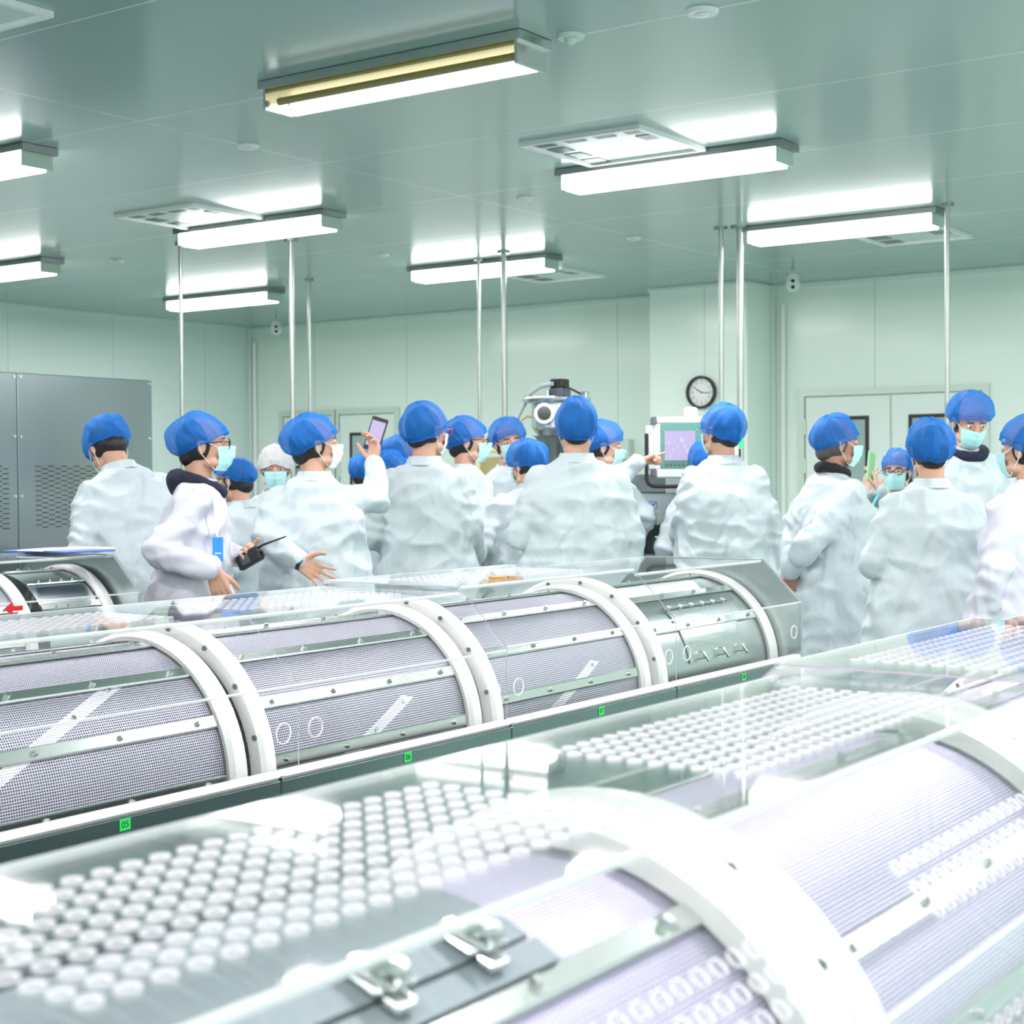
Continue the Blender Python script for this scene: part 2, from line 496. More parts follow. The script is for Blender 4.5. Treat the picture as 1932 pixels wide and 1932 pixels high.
def emis(name, col, st):
    mt, t, o = nt(name)
    e = t.nodes.new('ShaderNodeEmission'); e.inputs[0].default_value = (*col, 1); e.inputs[1].default_value = st
    t.links.new(e.outputs[0], o.inputs[0]); return mt
M['lit'] = emis('lit_diffuser', (.99, 1.0, 1.0), DIFF_E)
M['tube_off'] = pbr('unlit_tube', (.30, .26, .10), .35)
M['lit_soft'] = emis('half_lit_diffuser', (1, 1, .98), 2.6)
M['gold'] = pbr('yellow_reflector', (.50, .42, .12), .4, .3)  # yellowish reflection beside the unlit tube, put into the base colour
M['clear'] = M['acrylic']

# ------------------------------------------------------------------ room
def box_obj(name, lo, hi, mat, kind='structure', parent=None, bev=0):
    o = MB().box(lo, hi, 0, None, bev).build(name, mat, parent, True, 30)
    if kind and not parent: o['kind'] = kind
    return o
XL, XR, YB, YF, ZC = -11.42, 5.5, 11.62, -5.0, 3.0
FZ = .10             # floor level: the camera is 1.40 m above it
box_obj('floor', (XL-.2, YF-.2, 0), (XR+.2, YB+.2, FZ), M['floor'])
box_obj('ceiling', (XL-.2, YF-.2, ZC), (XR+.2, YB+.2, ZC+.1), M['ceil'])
box_obj('wall_left', (XL-.1, YF-.1, 0), (XL, YB, ZC), M['wall_l'])
box_obj('wall_right', (XR, YF-.1, 0), (XR+.1, YB+.1, ZC), M['wall_l'])
box_obj('wall_back', (XL-.1, YB, 0), (XR, YB+.1, ZC), M['wall_b'])
box_obj('wall_front', (XL-.1, YF-.1, 0), (XR, YF, ZC), M['wall_b'])
box_obj('wall_shaft', (-6.49, 11.17, 0), (-5.61, YB, ZC), M['box_w'], bev=.012)
# coved corners where walls meet ceiling, and the corner posts
def trim(n, p0, p1, r, mat=None):
    o = MB().cyl(p0, p1, r, n=10).build('trim_%d' % n, mat or M['cove']); o['kind'] = 'structure'
trim(1, (XL, YB-.01, ZC-.005), (XR, YB-.01, ZC-.005), .03)
trim(2, (XL+.01, YF, ZC-.005), (XL+.01, YB, ZC-.005), .03)
trim(3, (XL+.01, YB-.01, FZ), (XL+.01, YB-.01, ZC), .03)
trim(4, (-5.60, YB-.01, FZ), (-5.60, YB-.01, ZC), .03)
trim(5, (-6.49, 11.165, ZC-.01), (-5.60, 11.165, ZC-.01), .02)
trim(6, (-5.605, 11.17, ZC-.01), (-5.605, YB, ZC-.01), .02)

def door_pair(n, x0, x1, ztop, leaves, win, hinges=True):
    root = empty('door_%d' % n, (x0, YB, 0), 0, kind='structure')
    fr = MB()
    y = YB
    fr.box((x0-.05, y-.03, FZ), (x0, y, ztop+.05)); fr.box((x1, y-.03, FZ), (x1+.05, y, ztop+.05)); fr.box((x0, y-.03, ztop), (x1, y, ztop+.05))
    fr.build('door_frame', M['alu'], root)
    w = (x1-x0)/leaves
    for k in range(leaves):
        a = x0+k*w+.008; b = x0+(k+1)*w-.008
        lf = MB().box((a, y-.022, .11), (b, y-.002, ztop-.01), bev=.004).build('door_leaf', M['door'], root)
        wx0, wx1, wz0, wz1 = win[k]
        f = MB()
        q = .028
        f.box((wx0, y-.03, wz0), (wx0+q, y-.018, wz1)); f.box((wx1-q, y-.03, wz0), (wx1, y-.018, wz1))
        f.box((wx0+q, y-.03, wz0), (wx1-q, y-.018, wz0+q)); f.box((wx0+q, y-.03, wz1-q), (wx1-q, y-.018, wz1))
        f.build('window_gasket', M['black'], lf)
        MB().box((wx0+q, y-.025, wz0+q), (wx1-q, y-.0225, wz1-q)).build('window_pane', M['glass_w'], lf)
        for hz in ((1.86, 1.55, .4) if hinges else ()):
            MB().cyl((a-.004 if k == 0 else b+.004, y-.03, hz-.06), (a-.004 if k == 0 else b+.004, y-.03, hz+.06), .012, n=10).build('hinge', M['alu'], lf)
    return root
door_pair(1, -5.32, -3.89, 2.10, 2, [(-5.16, -4.78, 1.33, 1.935), (-4.46, -4.08, 1.33, 1.935)])
door_pair(2, -10.21, -9.51, 2.09, 1, [(-10.07, -9.66, 1.30, 1.91)])
door_pair(3, -10.95, -10.30, 2.09, 1, [(-10.8, -10.45, 1.2, 1.6)])

# ------------------------------------------------------------------ ceiling lights
def light(x0, y0, label, lit=True, first=False):
    L, W = 1.215, .20
    r = empty('ceiling_light', (x0+L/2, y0+W/2, ZC), 0, label, 'ceiling light', 'fluorescent ceiling lights')
    x1, y1 = x0+L, y0+W
    b = MB().box((x0, y0, 2.966), (x1, y1, 2.972)).box((x0, y0, 2.972), (x1, y0+.004, 2.998)).box((x0, y1-.004, 2.972), (x1, y1, 2.998))
    b.box((x0, y0+.004, 2.972), (x0+.004, y1-.004, 2.998)).box((x1-.004, y0+.004, 2.972), (x1, y1-.004, 2.998))
    b.build('mounting_tray', M['steel_dk'] if not first else M['steel'], r)
    def trap(xa, xb, ya, yb, za, zb, ins=.016):
        return [[Vector((xa, ya, zb)), Vector((xb, ya, zb)), Vector((xb, yb, zb)), Vector((xa, yb, zb))],
                [Vector((xa+ins, ya+ins, za)), Vector((xb-ins, ya+ins, za)), Vector((xb-ins, yb-ins, za)), Vector((xa+ins, yb-ins, za))]]
    if not first:
        MB().loft(trap(x0+.03, x1-.03, y0+.02, y1-.02, 2.892, 2.966)).build('diffuser', M['lit'], r)
        for xa in (x0+.022, x1-.030):
            MB().box((xa, y0+.016, 2.900), (xa+.008, y1-.016, 2.966)).build('end_cap', M['alu'], r)
    else:
        MB().box((x0+.03, y0+.02, 2.955), (x1-.03, y1-.02, 2.965)).build('reflector', M['gold'], r)
        MB().cyl((x0+.06, y0+.055, 2.925), (x1-.06, y0+.055, 2.925), .014, n=14).build('lamp_tube', M['tube_off'], r)
        MB().cyl((x0+.05, y1-.055, 2.925), (x1-.05, y1-.055, 2.925), .020, n=14).build('lamp_tube', M['lit_soft'], r)
        MB().box((x0+.04, y0+.10, 2.893), (x1-.04, y0+.17, 2.899)).build('lit_diffuser_strip', M['lit_soft'], r)
        MB().loft(trap(x0+.03, x1-.03, y0+.02, y1-.02, 2.888, 2.966)).build('diffuser', M['acrylic'], r)
        for xa in (x0+.018, x1-.030):
            MB().box((xa, y0+.012, 2.890), (xa+.012, y1-.012, 2.966)).build('end_cap', M['chrome'], r)
    ld = bpy.data.lights.new('lamp', 'AREA'); ld.shape = 'RECTANGLE'; ld.size = 1.1; ld.size_y = .14
    ld.energy = LAMP_W*(.75 if first else 1); ld.color = LAMP_COL
    lo = bpy.data.objects.new('lamp', ld); COL.objects.link(lo); lo.parent = r
    lo.location = (0, 0, 2.885-ZC)
    return r
light(-4.265, 4.395, 'nearest ceiling light of the picture, one tube yellowed and unlit', first=True)
LT = [(-4.32, 6.52, 'lit ceiling light right of the centre, in front of the square ceiling vent'),
      (-4.41, 8.72, 'lit ceiling light over the double doors at the right'),
      (-7.2, 6.68, 'lit ceiling light above the person photographing with a phone, beside the small vent'),
      (-7.2, 8.93, 'lit ceiling light in the middle, crossed by two vertical pipes'),
      (-10.05, 9.2, 'farthest ceiling light, near the room corner, crossed by one thin pipe'),
      (-7.08, 4.55, 'upper of the two ceiling lights cut by the left picture edge'),
      (-10.03, 6.98, 'lower of the two ceiling lights cut by the left picture edge')]
for x, y, l in LT: light(x, y, l)
# the same grid goes on over and behind the camera: real lamps of the room, out of the picture
for x, cn in ((-1.44, 'middle'), (1.44, 'right'), (-4.27, 'left'), (-7.15, 'far left'), (4.0, 'far right')):
    for y, rn in ((4.5, 'third'), (2.25, 'fourth'), (0, 'fifth'), (-2.25, 'last'), (6.7, 'second'), (8.9, 'first')):
        if x < -4 and y > 4: continue
        if x == -7.15 and y == 0: continue
        light(x, y, 'lit ceiling light outside the picture, %s column, %s row from the back wall' % (cn, rn))

# ceiling vents
def vent(x0, y0, w, h, label, grilles):
    r = empty('ceiling_vent', (x0+w/2, y0+h/2, ZC), 0, label, 'vent', 'ceiling vents')
    z = ZC
    f = MB(); q = .022
    f.box((x0, y0, z-.02), (x0+w, y0+q, z)); f.box((x0, y0+h-q, z-.02), (x0+w, y0+h, z)); f.box((x0, y0+q, z-.02), (x0+q, y0+h-q, z)); f.box((x0+w-q, y0+q, z-.02), (x0+w, y0+h-q, z))
    f.build('frame', M['white'], r)
    MB().box((x0+q, y0+q, z-.006), (x0+w-q, y0+h-q, z-.001)).build('face_plate', M['cove'], r)
    n = grilles
    for i in range(n):
        for j in range(n):
            cx = x0+w*(i+.5)/n; cy = y0+h*(j+.5)/n; s = w*.3/n
            if (i == 0 or j == 0 or (i == n-1 and j < 2)):
                g = MB()
                g.box((cx-s, cy-s, z-.0075), (cx+s, cy+s*1.05, z-.006))
                for k in range(5):
                    g.box((cx-s, cy-s+k*s*.45, z-.010), (cx+s, cy-s+k*s*.45+s*.22, z-.006))
                g.build('slot_grille', M['steel_dk'], r)
vent(-4.10, 5.90, .63, .60, 'large square white vent beside the light right of the centre', 4)
vent(-7.08, 6.12, .64, .68, 'square white vent above the hooded person, left of the picture centre', 4)
vent(-6.90, 9.60, .6, .6, 'grey vent just behind the light crossed by two pipes', 3)
vent(-4.0, 9.35, .6, .6, 'vent partly hidden behind the light over the double doors', 3)
vent(-4.75, 2.75, .6, .6, 'vent cut off by the top left picture edge', 3)

def detector(px, py, r, label, dome=False):
    p = on(px, py, 2, ZC)
    m_ = MB().cyl((p.x, p.y, ZC-.012), (p.x, p.y, ZC), r*.9, r, n=24)
    m_.ell((p.x, p.y, ZC-.014), (r*.45, r*.45, .018 if dome else .006), n=12, k=6)
    o = m_.build('ceiling_detector', M['white'] if not dome else M['alu'])
    tag(o, label, 'detector', 'small round ceiling fittings')
for a in [(1077, 67, .05, 'small domed sprinkler beside the right end of the nearest light', True),
          (1325, 20, .055, 'flat round disc at the top edge right of the centre'),
          (468, 275, .05, 'round disc beside the long ceiling joint, upper left'),
          (990, 373, .045, 'white round disc left of the second light'),
          (1195, 448, .05, 'round disc left of the paired pipes'),
          (220, 491, .05, 'round disc left of the thin left pipe'),
          (722, 480, .04, 'small disc left of the middle light')]:
    detector(*a)

# pipes from ceiling to floor
def pipe(px, py, r, label, z0=.10, flange=True):
    p = on(px, py, 2, ZC)
    rt = empty('vertical_pipe', (p.x, p.y, 0), 0, label, 'pipe', 'vertical steel pipes')
    MB().cyl((p.x, p.y, z0), (p.x, p.y, ZC), r*.74, n=24).build('tube', M['pipe'], rt)
    if flange: MB().cyl((p.x, p.y, ZC-.012), (p.x, p.y, ZC), r*2, n=18).build('ceiling_flange', M['steel_dk'], rt)
pipe(340, 460, .017, 'thin pipe rising behind the man with the walkie-talkie')
pipe(549, 452, .022, 'thick pipe in front of the third light, above the phone photographer')
pipe(583, 527, .018, 'thin pipe just right of the thick one at the left')
pipe(903, 488, .017, 'left of the two pipes crossing the middle light')
pipe(950, 475, .023, 'right, thicker pipe crossing the middle light')
pipe(1099, 572, .018, 'pipe above the steel hopper in the centre')
pipe(1360, 430, .020, 'left of the paired pipes beside the wall clock')
pipe(1396, 428, .028, 'thicker right pipe of the pair, right of the wall clock')
pipe(1787, 385, .018, 'lone pipe in front of the double doors at the right')
for (px, py), l in (((522, 628), 'white conduit below the camera in the left room corner'), ((1487, 552), 'white conduit below the camera by the wall shaft')):
    p = on(px, py, 2, ZC-.1)
    x = XL+.09 if px < 900 else -5.50
    o = MB().cyl((x, YB-.03, .1), (x, YB-.03, ZC-.16), .02, n=12).build('wall_conduit', M['white'])
    tag(o, l, 'conduit', 'white wall conduits')
def cctv(px, py, d, s, label):
    p = at(px, py, d); c = Vector((p.x, p.y, ZC))
    r = empty('security_camera', c, 0, label, 'camera', 'dome security cameras')
    MB().cyl((c.x, c.y, ZC-.05*s), (c.x, c.y, ZC), .07*s, .06*s, n=24).build('ceiling_mount', M['white'], r)
    MB().ell((c.x, c.y, ZC-.09*s), (.075*s, .075*s, .085*s), n=24, k=12).build('housing', M['white'], r)
    dv = (CAM-c); dv.z = -.25; dv = dv.normalized()
    for k in (-1, 1):
        q = Vector((c.x, c.y, ZC-.10*s))+dv*.066*s+Vector((0, 0, k*.03*s))
        MB().ell(q, (.020*s, .020*s, .020*s), n=10, k=6).build('lens', M['black'], r)
cctv(1496, 520, 12.0, .75, 'white dome camera on the ceiling beside the wall shaft')
cctv(521, 608, 15.4, .75, 'white dome camera in the far left room corner')

# clock on the shaft
cc = on(1323, 740, 1, 11.15)
r = empty('wall_clock', (cc.x, 11.17, cc.z), 0, 'round wall clock with white dial and black rim on the shaft', 'clock')
yy = 11.168
MB().arcband(cc.x, cc.z, .112, .130, yy-.04, yy, 0, 2*PI, 48, bev=.004).build('rim', M['black'], r)
MB().cyl((cc.x, yy-.012, cc.z), (cc.x, yy-.002, cc.z), .113, n=48).build('dial', M['white'], r)
g = MB()
for k in range(60):
    a = 2*PI*k/60; r0 = .100 if k % 5 else .094; w = .0012 if k % 5 else .002
    Mx = Matrix.Translation((cc.x, yy-.0135, cc.z)) @ Matrix.Rotation(a, 4, 'Y')
    g.box((-w, -.0005, r0), (w, .0005, .105), M=Mx)
g.build('minute_marks', M['ink'], r)
for a, L, w in ((R_(-62), .058, .0035), (R_(98), .082, .0025)):
    Mx = Matrix.Translation((cc.x, yy-.016, cc.z)) @ Matrix.Rotation(a, 4, 'Y')
    MB().box((-w, -.001, -.015), (w, .001, L), M=Mx).build('hand', M['ink'], r)

def text_mesh(name, s, size, mat, parent, world_m):
    cu = bpy.data.curves.new('t', 'FONT'); cu.body = s; cu.size = size; cu.extrude = .0002
    cu.align_x = 'CENTER'; cu.align_y = 'CENTER'
    t = bpy.data.objects.new('t', cu); COL.objects.link(t)
    dg = bpy.context.evaluated_depsgraph_get(); dg.update()
    me = bpy.data.meshes.new_from_object(t.evaluated_get(dg)); bpy.data.objects.remove(t)
    me.transform(wm(parent).inverted() @ world_m)
    me.materials.clear(); me.materials.append(mat)
    me.name = name
    return mesh_obj(name, me, parent)
def face_m(loc, normal_axis='+x'):
    """text plane facing +X: text x runs along +Y"""
    m_ = Matrix(((0, 0, 1, 0), (1, 0, 0, 0), (0, 1, 0, 0), (0, 0, 0, 1)))
    return Matrix.Translation(loc) @ m_
for k in range(12):
    a = 2*PI*(k+1)/12
    # facing -Y
    m_ = Matrix(((1, 0, 0, 0), (0, 0, -1, 0), (0, 1, 0, 0), (0, 0, 0, 1)))
    text_mesh('numeral', str(k+1), .026, M['ink'], r, Matrix.Translation((cc.x+.079*math.sin(a), yy-.0135, cc.z+.079*math.cos(a))) @ m_)

# ------------------------------------------------------------------ tumbling-drum machines
def holed(mb, O, U, V, nu, nv, pu, pv, rad, th, mu0, mu1, mv0, mv1, N):
    """plate with round through-holes; margins around the hole field"""
    U, V, N, O = Vector(U), Vector(V), Vector(N), Vector(O)
    K = 16
    def P(a, b, t): return O+U*a+V*b-N*t
    for i in range(nu):
        for j in range(nv):
            cu, cv = mu0+(i+.5)*pu, mv0+(j+.5)*pv
            inn, out = [], []
            for k in range(K):
                t = 2*PI*k/K; c, s = math.cos(t), math.sin(t)
                inn.append((cu+rad*c, cv+rad*s))
                q = max(abs(c), abs(s)); out.append((cu+c/q*pu/2, cv+s/q*pv/2))
            vs = [P(*p, 0) for p in inn]+[P(*p, 0) for p in out]+[P(*p, th) for p in inn]+[P(*p, th) for p in out]
            f0 = [(k, (k+1) % K, K+(k+1) % K, K+k) for k in range(K)]
            f1 = [(2*K+k, 3*K+k, 3*K+(k+1) % K, 2*K+(k+1) % K) for k in range(K)]
            fw = [(k, 2*K+k, 2*K+(k+1) % K, (k+1) % K) for k in range(K)]
            b = len(mb.v)
            mb.add(vs, f0+f1, 0); n = len(fw)
            mb.f += [tuple(x+b for x in f) for f in fw]; mb.m += [1]*n
    W, H = nu*pu, nv*pv
    for (a0, a1, b0, b1) in ((0, mu0+W+mu1, 0, mv0), (0, mu0+W+mu1, mv0+H, mv0+H+mv1), (0, mu0, mv0, mv0+H), (mu0+W, mu0+W+mu1, mv0, mv0+H)):
        for t in (0, th):
            mb.add([P(a0, b0, t), P(a1, b0, t), P(a1, b1, t), P(a0, b1, t)], [(0, 1, 2, 3)], 0)

def machine(Bc, A0, A1, tw, sw, label, phase, number=None, dz=0, cov=(0, 0), hatch=False, solid=False, endplate=False, front_holes=False, chamf_holes=0, ringB=True, band=True, arrow=False, latches=False, edge='acrylic', group=None, near_hatch=False, no_top_holes=False, wide_ring=False, bars=None, fine_mesh=False, band_end=67):
    rt = empty('tumble_dryer', (Bc, (A0+A1)/2, 0), 0, label, 'machine', group)
    R = .262; zc = .90
    zr = .926
    # housing
    h = MB()
    h.box((Bc-sw+.03, A0+.002, .20), (Bc+sw-.03, A1-.002, .60), bev=.004)
    h.build('base_housing', M['steel_v'], rt)
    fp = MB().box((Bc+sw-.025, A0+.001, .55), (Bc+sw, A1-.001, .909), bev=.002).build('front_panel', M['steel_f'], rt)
    MB().box((Bc-sw, A0+.001, .55), (Bc-sw+.025, A1-.001, .909), bev=.002).build('rear_panel', M['steel_v'], rt)
    for y in (A0+.05, A1-.05):
        MB().cyl((Bc+sw, y, .845), (Bc+sw+.004, y, .845), .006, n=10).build('panel_screw', M['chrome'], fp)
    for sx in (-1, 1):
        for y in (A0+.1, A1-.1):
            MB().cyl((Bc+sx*(sw-.1), y, FZ), (Bc+sx*(sw-.1), y, .205), .03, n=16).build('leg', M['chrome'], rt)
        MB().box((Bc+sx*sw-(.03 if sx > 0 else .004), A0, .909), (Bc+sx*sw+(.004 if sx > 0 else .03), A1, zr), bev=.009).build('sill_strip', M['plastic'], rt)
    # flat dark sheet: shade inside the closed housing put into its colour
    MB().box((Bc-sw+.03, A0+.004, .602), (Bc+sw-.03, A1-.004, .61)).build('inner_shade_sheet', M['dark'], rt)
    # drum
    n = 96; u0, u1 = A0+.045, A1-.05
    d = MB(); rings = []; uvs = []
    for y in (u0, (u0+u1)/2, u1):
        rings.append([Vector((Bc+R*math.sin(2*PI*j/n), y, zc+R*math.cos(2*PI*j/n))) for j in range(n+1)])
        uvs += [(2*PI*j/n*R, y) for j in range(n+1)]
    d.loft(rings, False, False); d.uv = uvs
    dr = d.build('mesh_drum' if not solid else 'drum_shell', (M['mesh_f'] if fine_mesh else M['mesh']) if not solid else M['steel_v'], rt)
    # bars with screws
    for a in ([R_(q) for q in bars] if bars else [phase+2*PI*k/14 for k in range(14)]):
        if math.cos(a) < -.35: continue
        Mx = Matrix.Translation((Bc, 0, zc)) @ Matrix.Rotation(a, 4, 'Y')
        if solid and not (math.cos(a) > .55): continue
        br = MB().box((-.013, u0, R+.001), (.013, u1+.01, R+.008), M=Mx, bev=.0025).build('drum_bar', M['chrome'], rt)
        s = MB()
        for q in range(4):
            y = u0+.06+(u1-u0-.12)*q/3
            p0 = Mx @ Vector((0, y, R+.008)); p1 = Mx @ Vector((0, y, R+.015))
            s.cyl(p0, p1, .0055, n=8)
        s.build('bar_screws', M['chrome'], br)
    if band and not solid:
        b = MB(); rg = []; buv = []
        ye = A1-.25
        for i in range(31):
            y = ye+(u0+.02-ye)*i/30; a = R_(band_end+98*(ye-y))
            for off, rr in ((-.019, R+.0012), (.019, R+.0012), (.019, R+.0004), (-.019, R+.0004)):
                b_a = a+off*.9
                buv.append((b_a*R, y+off))
            rg.append([Vector((Bc+rr*math.sin(a+off*.9), y+off, zc+rr*math.cos(a+off*.9))) for off, rr in ((-.019, R+.0012), (.019, R+.0012), (.019, R+.0004), (-.019, R+.0004))])
        b.loft(rg, True, False); b.uv = buv
        fl = b.build('spiral_flight', M['mesh_s'], rt)
        bo = MB()
        for y in (ye-.02, ye-.13, ye-.24):
            a = R_(band_end+98*(ye-y))
            bo.cyl((Bc+R*math.sin(a), y, zc+R*math.cos(a)), (Bc+(R+.006)*math.sin(a), y, zc+(R+.006)*math.cos(a)), .005, n=8)
        bo.build('flight_bolts', M['chrome'], fl)
    # rings
    if ringB:
        rb = MB().arcband(Bc, zc, R-.004, .303, A0+.004, A0+.046, 0, 2*PI, 72, bev=.008).build('drum_ring', M['plastic'], rt)
        s = MB()
        for k in range(8):
            a = R_(22*k-59)
            s.cyl((Bc+.290*math.sin(a), A0+.0005, zc+.290*math.cos(a)), (Bc+.290*math.sin(a), A0+.0045, zc+.290*math.cos(a)), .0055, n=10)
        s.build('ring_screws', M['grey'], rb)
    MB().arcband(Bc, zc, R-.004, .284 if not wide_ring else .297, A1-.062, A1-(.014 if not wide_ring else .0), 0, 2*PI, 72, bev=.009).build('drum_ring', M['plastic'], rt)
    # hatch on the drum
    if hatch:
        a0, a1 = R_(42), R_(80)
        ha = MB().arcband(Bc, zc, R+.002, R+.006, A0+.24, A1-.20, a0, a1, 16).build('drum_hatch', M['steel'], rt)
        MB().cyl((Bc+(R+.01)*math.sin(a0), A0+.22, zc+(R+.01)*math.cos(a0)), (Bc+(R+.01)*math.sin(a0), A1-.18, zc+(R+.01)*math.cos(a0)), .005, n=8).build('hinge_rod', M['steel_dk'], ha)
        for q in range(6):
            y = A0+.25+(A1-A0-.46)*q/5
            MB().ell((Bc+(R+.012)*math.sin(a0), y, zc+(R+.012)*math.cos(a0)), (.009, .006, .008), n=8, k=6).build('hinge_knuckle', M['chrome'], ha)
        for q in range(3):
            y = A0+.30+(A1-A0-.55)*q/2; a = a1-R_(4)
            p = Vector((Bc+(R+.010)*math.sin(a), y, zc+(R+.010)*math.cos(a)))
            l = MB().box((-.010, -.006, -.012), (.014, .006, .012), M=Matrix.Translation(p), bev=.003)
            l.cap(p+Vector((.01, -.004, .01)), p+Vector((.022, .006, -.015)), .004, n=8)
            l.build('latch', M['chrome'], ha)
    if near_hatch:
        a0, a1 = R_(-16), R_(23)
        aw = MB().arcband(Bc, zc, R+.010, R+.016, A0+.04, A1-.263, a0, a1, 20).build('drum_hatch', M['steel_h'], rt)
        MB().arcband(Bc, zc, R+.010, R+.0125, A0+.04, A1-.255, a1+R_(.6), a1+R_(6), 8).build('hatch_flange', M['steel_h'], aw)
        for y in (A0+.35, A0+.455):
            a = a1-R_(2)
            p = Vector((Bc+(R+.020)*math.sin(a), y, zc+(R+.020)*math.cos(a)))
            Ml = Matrix.Translation(p) @ Matrix.Rotation(a, 4, 'Y')
            l = MB().box((-.020, -.014, -.004), (.012, .014, .004), M=Ml, bev=.003).box((.014, -.011, -.006), (.030, .011, .002), M=Ml, bev=.002)
            l.cap(Ml @ Vector((-.016, -.012, .006)), Ml @ Vector((.020, -.010, .010)), .0035, n=8)
            l.cap(Ml @ Vector((-.016, .012, .006)), Ml @ Vector((.020, .010, .010)), .0035, n=8)
            l.cap(Ml @ Vector((-.018, -.012, .006)), Ml @ Vector((-.018, .012, .006)), .005, n=8)
            l.cap(Ml @ Vector((-.004, -.008, .012)), Ml @ Vector((.012, .008, .016)), .006, n=8)
            l.build('latch', M['chrome'], aw)
    # cover
    zt = 1.22+dz; zf = 1.09+dz*.6; th = .003
    c0, c1 = A0+cov[0], A1+cov[1]; Lc = c1-c0
    cv = MB()
    nu = int((Lc-.16)//.027); mu = (Lc-nu*.027)/2
    if no_top_holes or solid:
        cv.box((Bc-tw, c0, zt-th), (Bc+tw, c1, zt), 0)
    else:
        nv = 10; pv = .0235; mv = (2*tw-nv*pv)/2
        holed(cv, (Bc-tw, c0, zt), (0, 1, 0), (1, 0, 0), nu, nv, .027, pv, .0078, th, mu, mu, mv, mv, (0, 0, 1))
    def strip(p0, p1, holes=0, zofs=0):
        a, b = Vector((p0[0], c0, p0[1])), Vector((p1[0], c0, p1[1]))
        V = (b-a); L = V.length; V.normalize()
        N = Vector((0, 1, 0)).cross(V)
        if N.dot(Vector((a.x-Bc, 0, .1))) < 0: N = -N
        if holes:
            ph = .0235; m1 = max(.02, (L-holes*ph)*.72)
            holed(cv, a, (0, 1, 0), V, nu, holes, .027, ph, .0078, th, mu, mu, m1, L-holes*ph-m1, N)
        else:
            vs = [a, a+Vector((0, Lc, 0)), b+Vector((0, Lc, 0)), b]
            cv.add(vs+[v-N*th for v in vs], [(0, 1, 2, 3), (4, 5, 6, 7)], 0)
        # cut ends
        for y in (0, Lc):
            o = Vector((0, y, 0))
            cv.add([a+o, b+o, b+o-N*th, a+o-N*th], [(0, 1, 2, 3)], 2)
    strip((Bc+tw, zt), (Bc+sw, zf), chamf_holes)
    strip((Bc-tw, zt), (Bc-sw, zf))
    strip((Bc+sw, zf), (Bc+sw, zr), 3 if front_holes else 0)
    strip((Bc-sw, zf), (Bc-sw, zr))
    for y in (c0, c1):
        cv.add([Vector((Bc-tw, y, zt)), Vector((Bc+tw, y, zt)), Vector((Bc+tw, y, zt-th)), Vector((Bc-tw, y, zt-th))], [(0, 1, 2, 3)], 2)
    cvo = cv.build('cover', [M['acrylic'], M['frost'], M[edge]], rt, smooth=20)
    # folded edges catch light: thin solid bends
    for sx in (-1, 1):
        MB().cyl((Bc+sx*tw, c0, zt-.004), (Bc+sx*tw, c1, zt-.004), .0045, n=8).build('cover_bend', M['edge_clear'], cvo)
        MB().cyl((Bc+sx*sw, c0, zf), (Bc+sx*sw, c1, zf), .003, n=8).build('cover_bend', M['edge_clear'], cvo)
    for y in (c0+.045, c1-.045):
        a = Vector((Bc+sw+.001, y, 1.0))
        MB().tube([a+Vector((0, .020*math.cos(2*PI*j/24), .020*math.sin(2*PI*j/24))) for j in range(24)], .0014, 6, True).build('finger_hole_rim', M['frost'], cvo)
    if endplate:
        poly = [(Bc+sw, zr-.02), (Bc+sw, 1.09), (Bc+tw, 1.222), (Bc-tw, 1.222), (Bc-sw, 1.09), (Bc-sw, zr-.02)]
        MB().prism(poly, 1, A1-.004, A1+.012).build('end_plate', M['steel_v'], rt)
    if number:
        lb = MB().box((Bc+sw+.0004, (A0+A1)/2-.012, .8865), (Bc+sw+.0012, (A0+A1)/2+.012, .9065)).build('number_label', M['label'], fp)
        text_mesh('number', number, .017, M['ink'], lb, face_m((Bc+sw+.0015, (A0+A1)/2, .8965)))
    return rt
G2 = 'tumble drying units of the middle row'
B2 = -2.475; T2, S2 = .215, .352
machine(B2, .67, 1.45, T2, S2, 'drum unit of the middle row beyond the left picture edge', R_(-3), None, group=G2)
machine(B2, 1.45, 2.235, T2, S2, 'middle-row drum unit at the left edge, carrying the green 05 tag', R_(11), '05', band_end=38, cov=(0, .05), edge='edge_clear', group=G2)
machine(B2, 2.235, 3.01, T2, S2, 'middle-row drum unit carrying the green 06 tag, left of the raised cover edge', R_(7), '06', cov=(.052, -.022), group=G2)
machine(B2, 3.01, 3.80, T2, S2, 'middle-row drum unit with petri dishes on its raised cover, green 07 tag', R_(1), '07', dz=.014, cov=(-.018, -.002), edge='edge', group=G2)
machine(B2, 3.80, 4.60, T2, S2, 'end drum unit of the middle row with solid drum, latched hatch and steel end plate', R_(4), '08', hatch=True, solid=True, endplate=True, cov=(.01, -.01), group=G2)
G1 = 'tumble drying units of the nearest row'
B1 = -.777; T1, S1 = .178, .330
machine(B1, -.33, .45, T1, S1, 'nearest-row drum unit beside the camera, out of the picture', R_(0), None, group=G1, band=False, wide_ring=True, fine_mesh=True, chamf_holes=3)
machine(B1, .45, 1.23, T1, S1, 'nearest drum unit with a hatch and two latches under its cover', R_(5.3), None, group=G1, band=False, wide_ring=True, fine_mesh=True, chamf_holes=3, front_holes=True, near_hatch=True, bars=(31, 82))
machine(B1, 1.23, 2.01, T1, S1, 'nearest-row drum unit in the right foreground, between the two big white rings', R_(-.4), None, bars=(51, 76, 102, -30, 8), cov=(0, -.02), group=G1, band=False, wide_ring=True, fine_mesh=True, chamf_holes=3, front_holes=True)
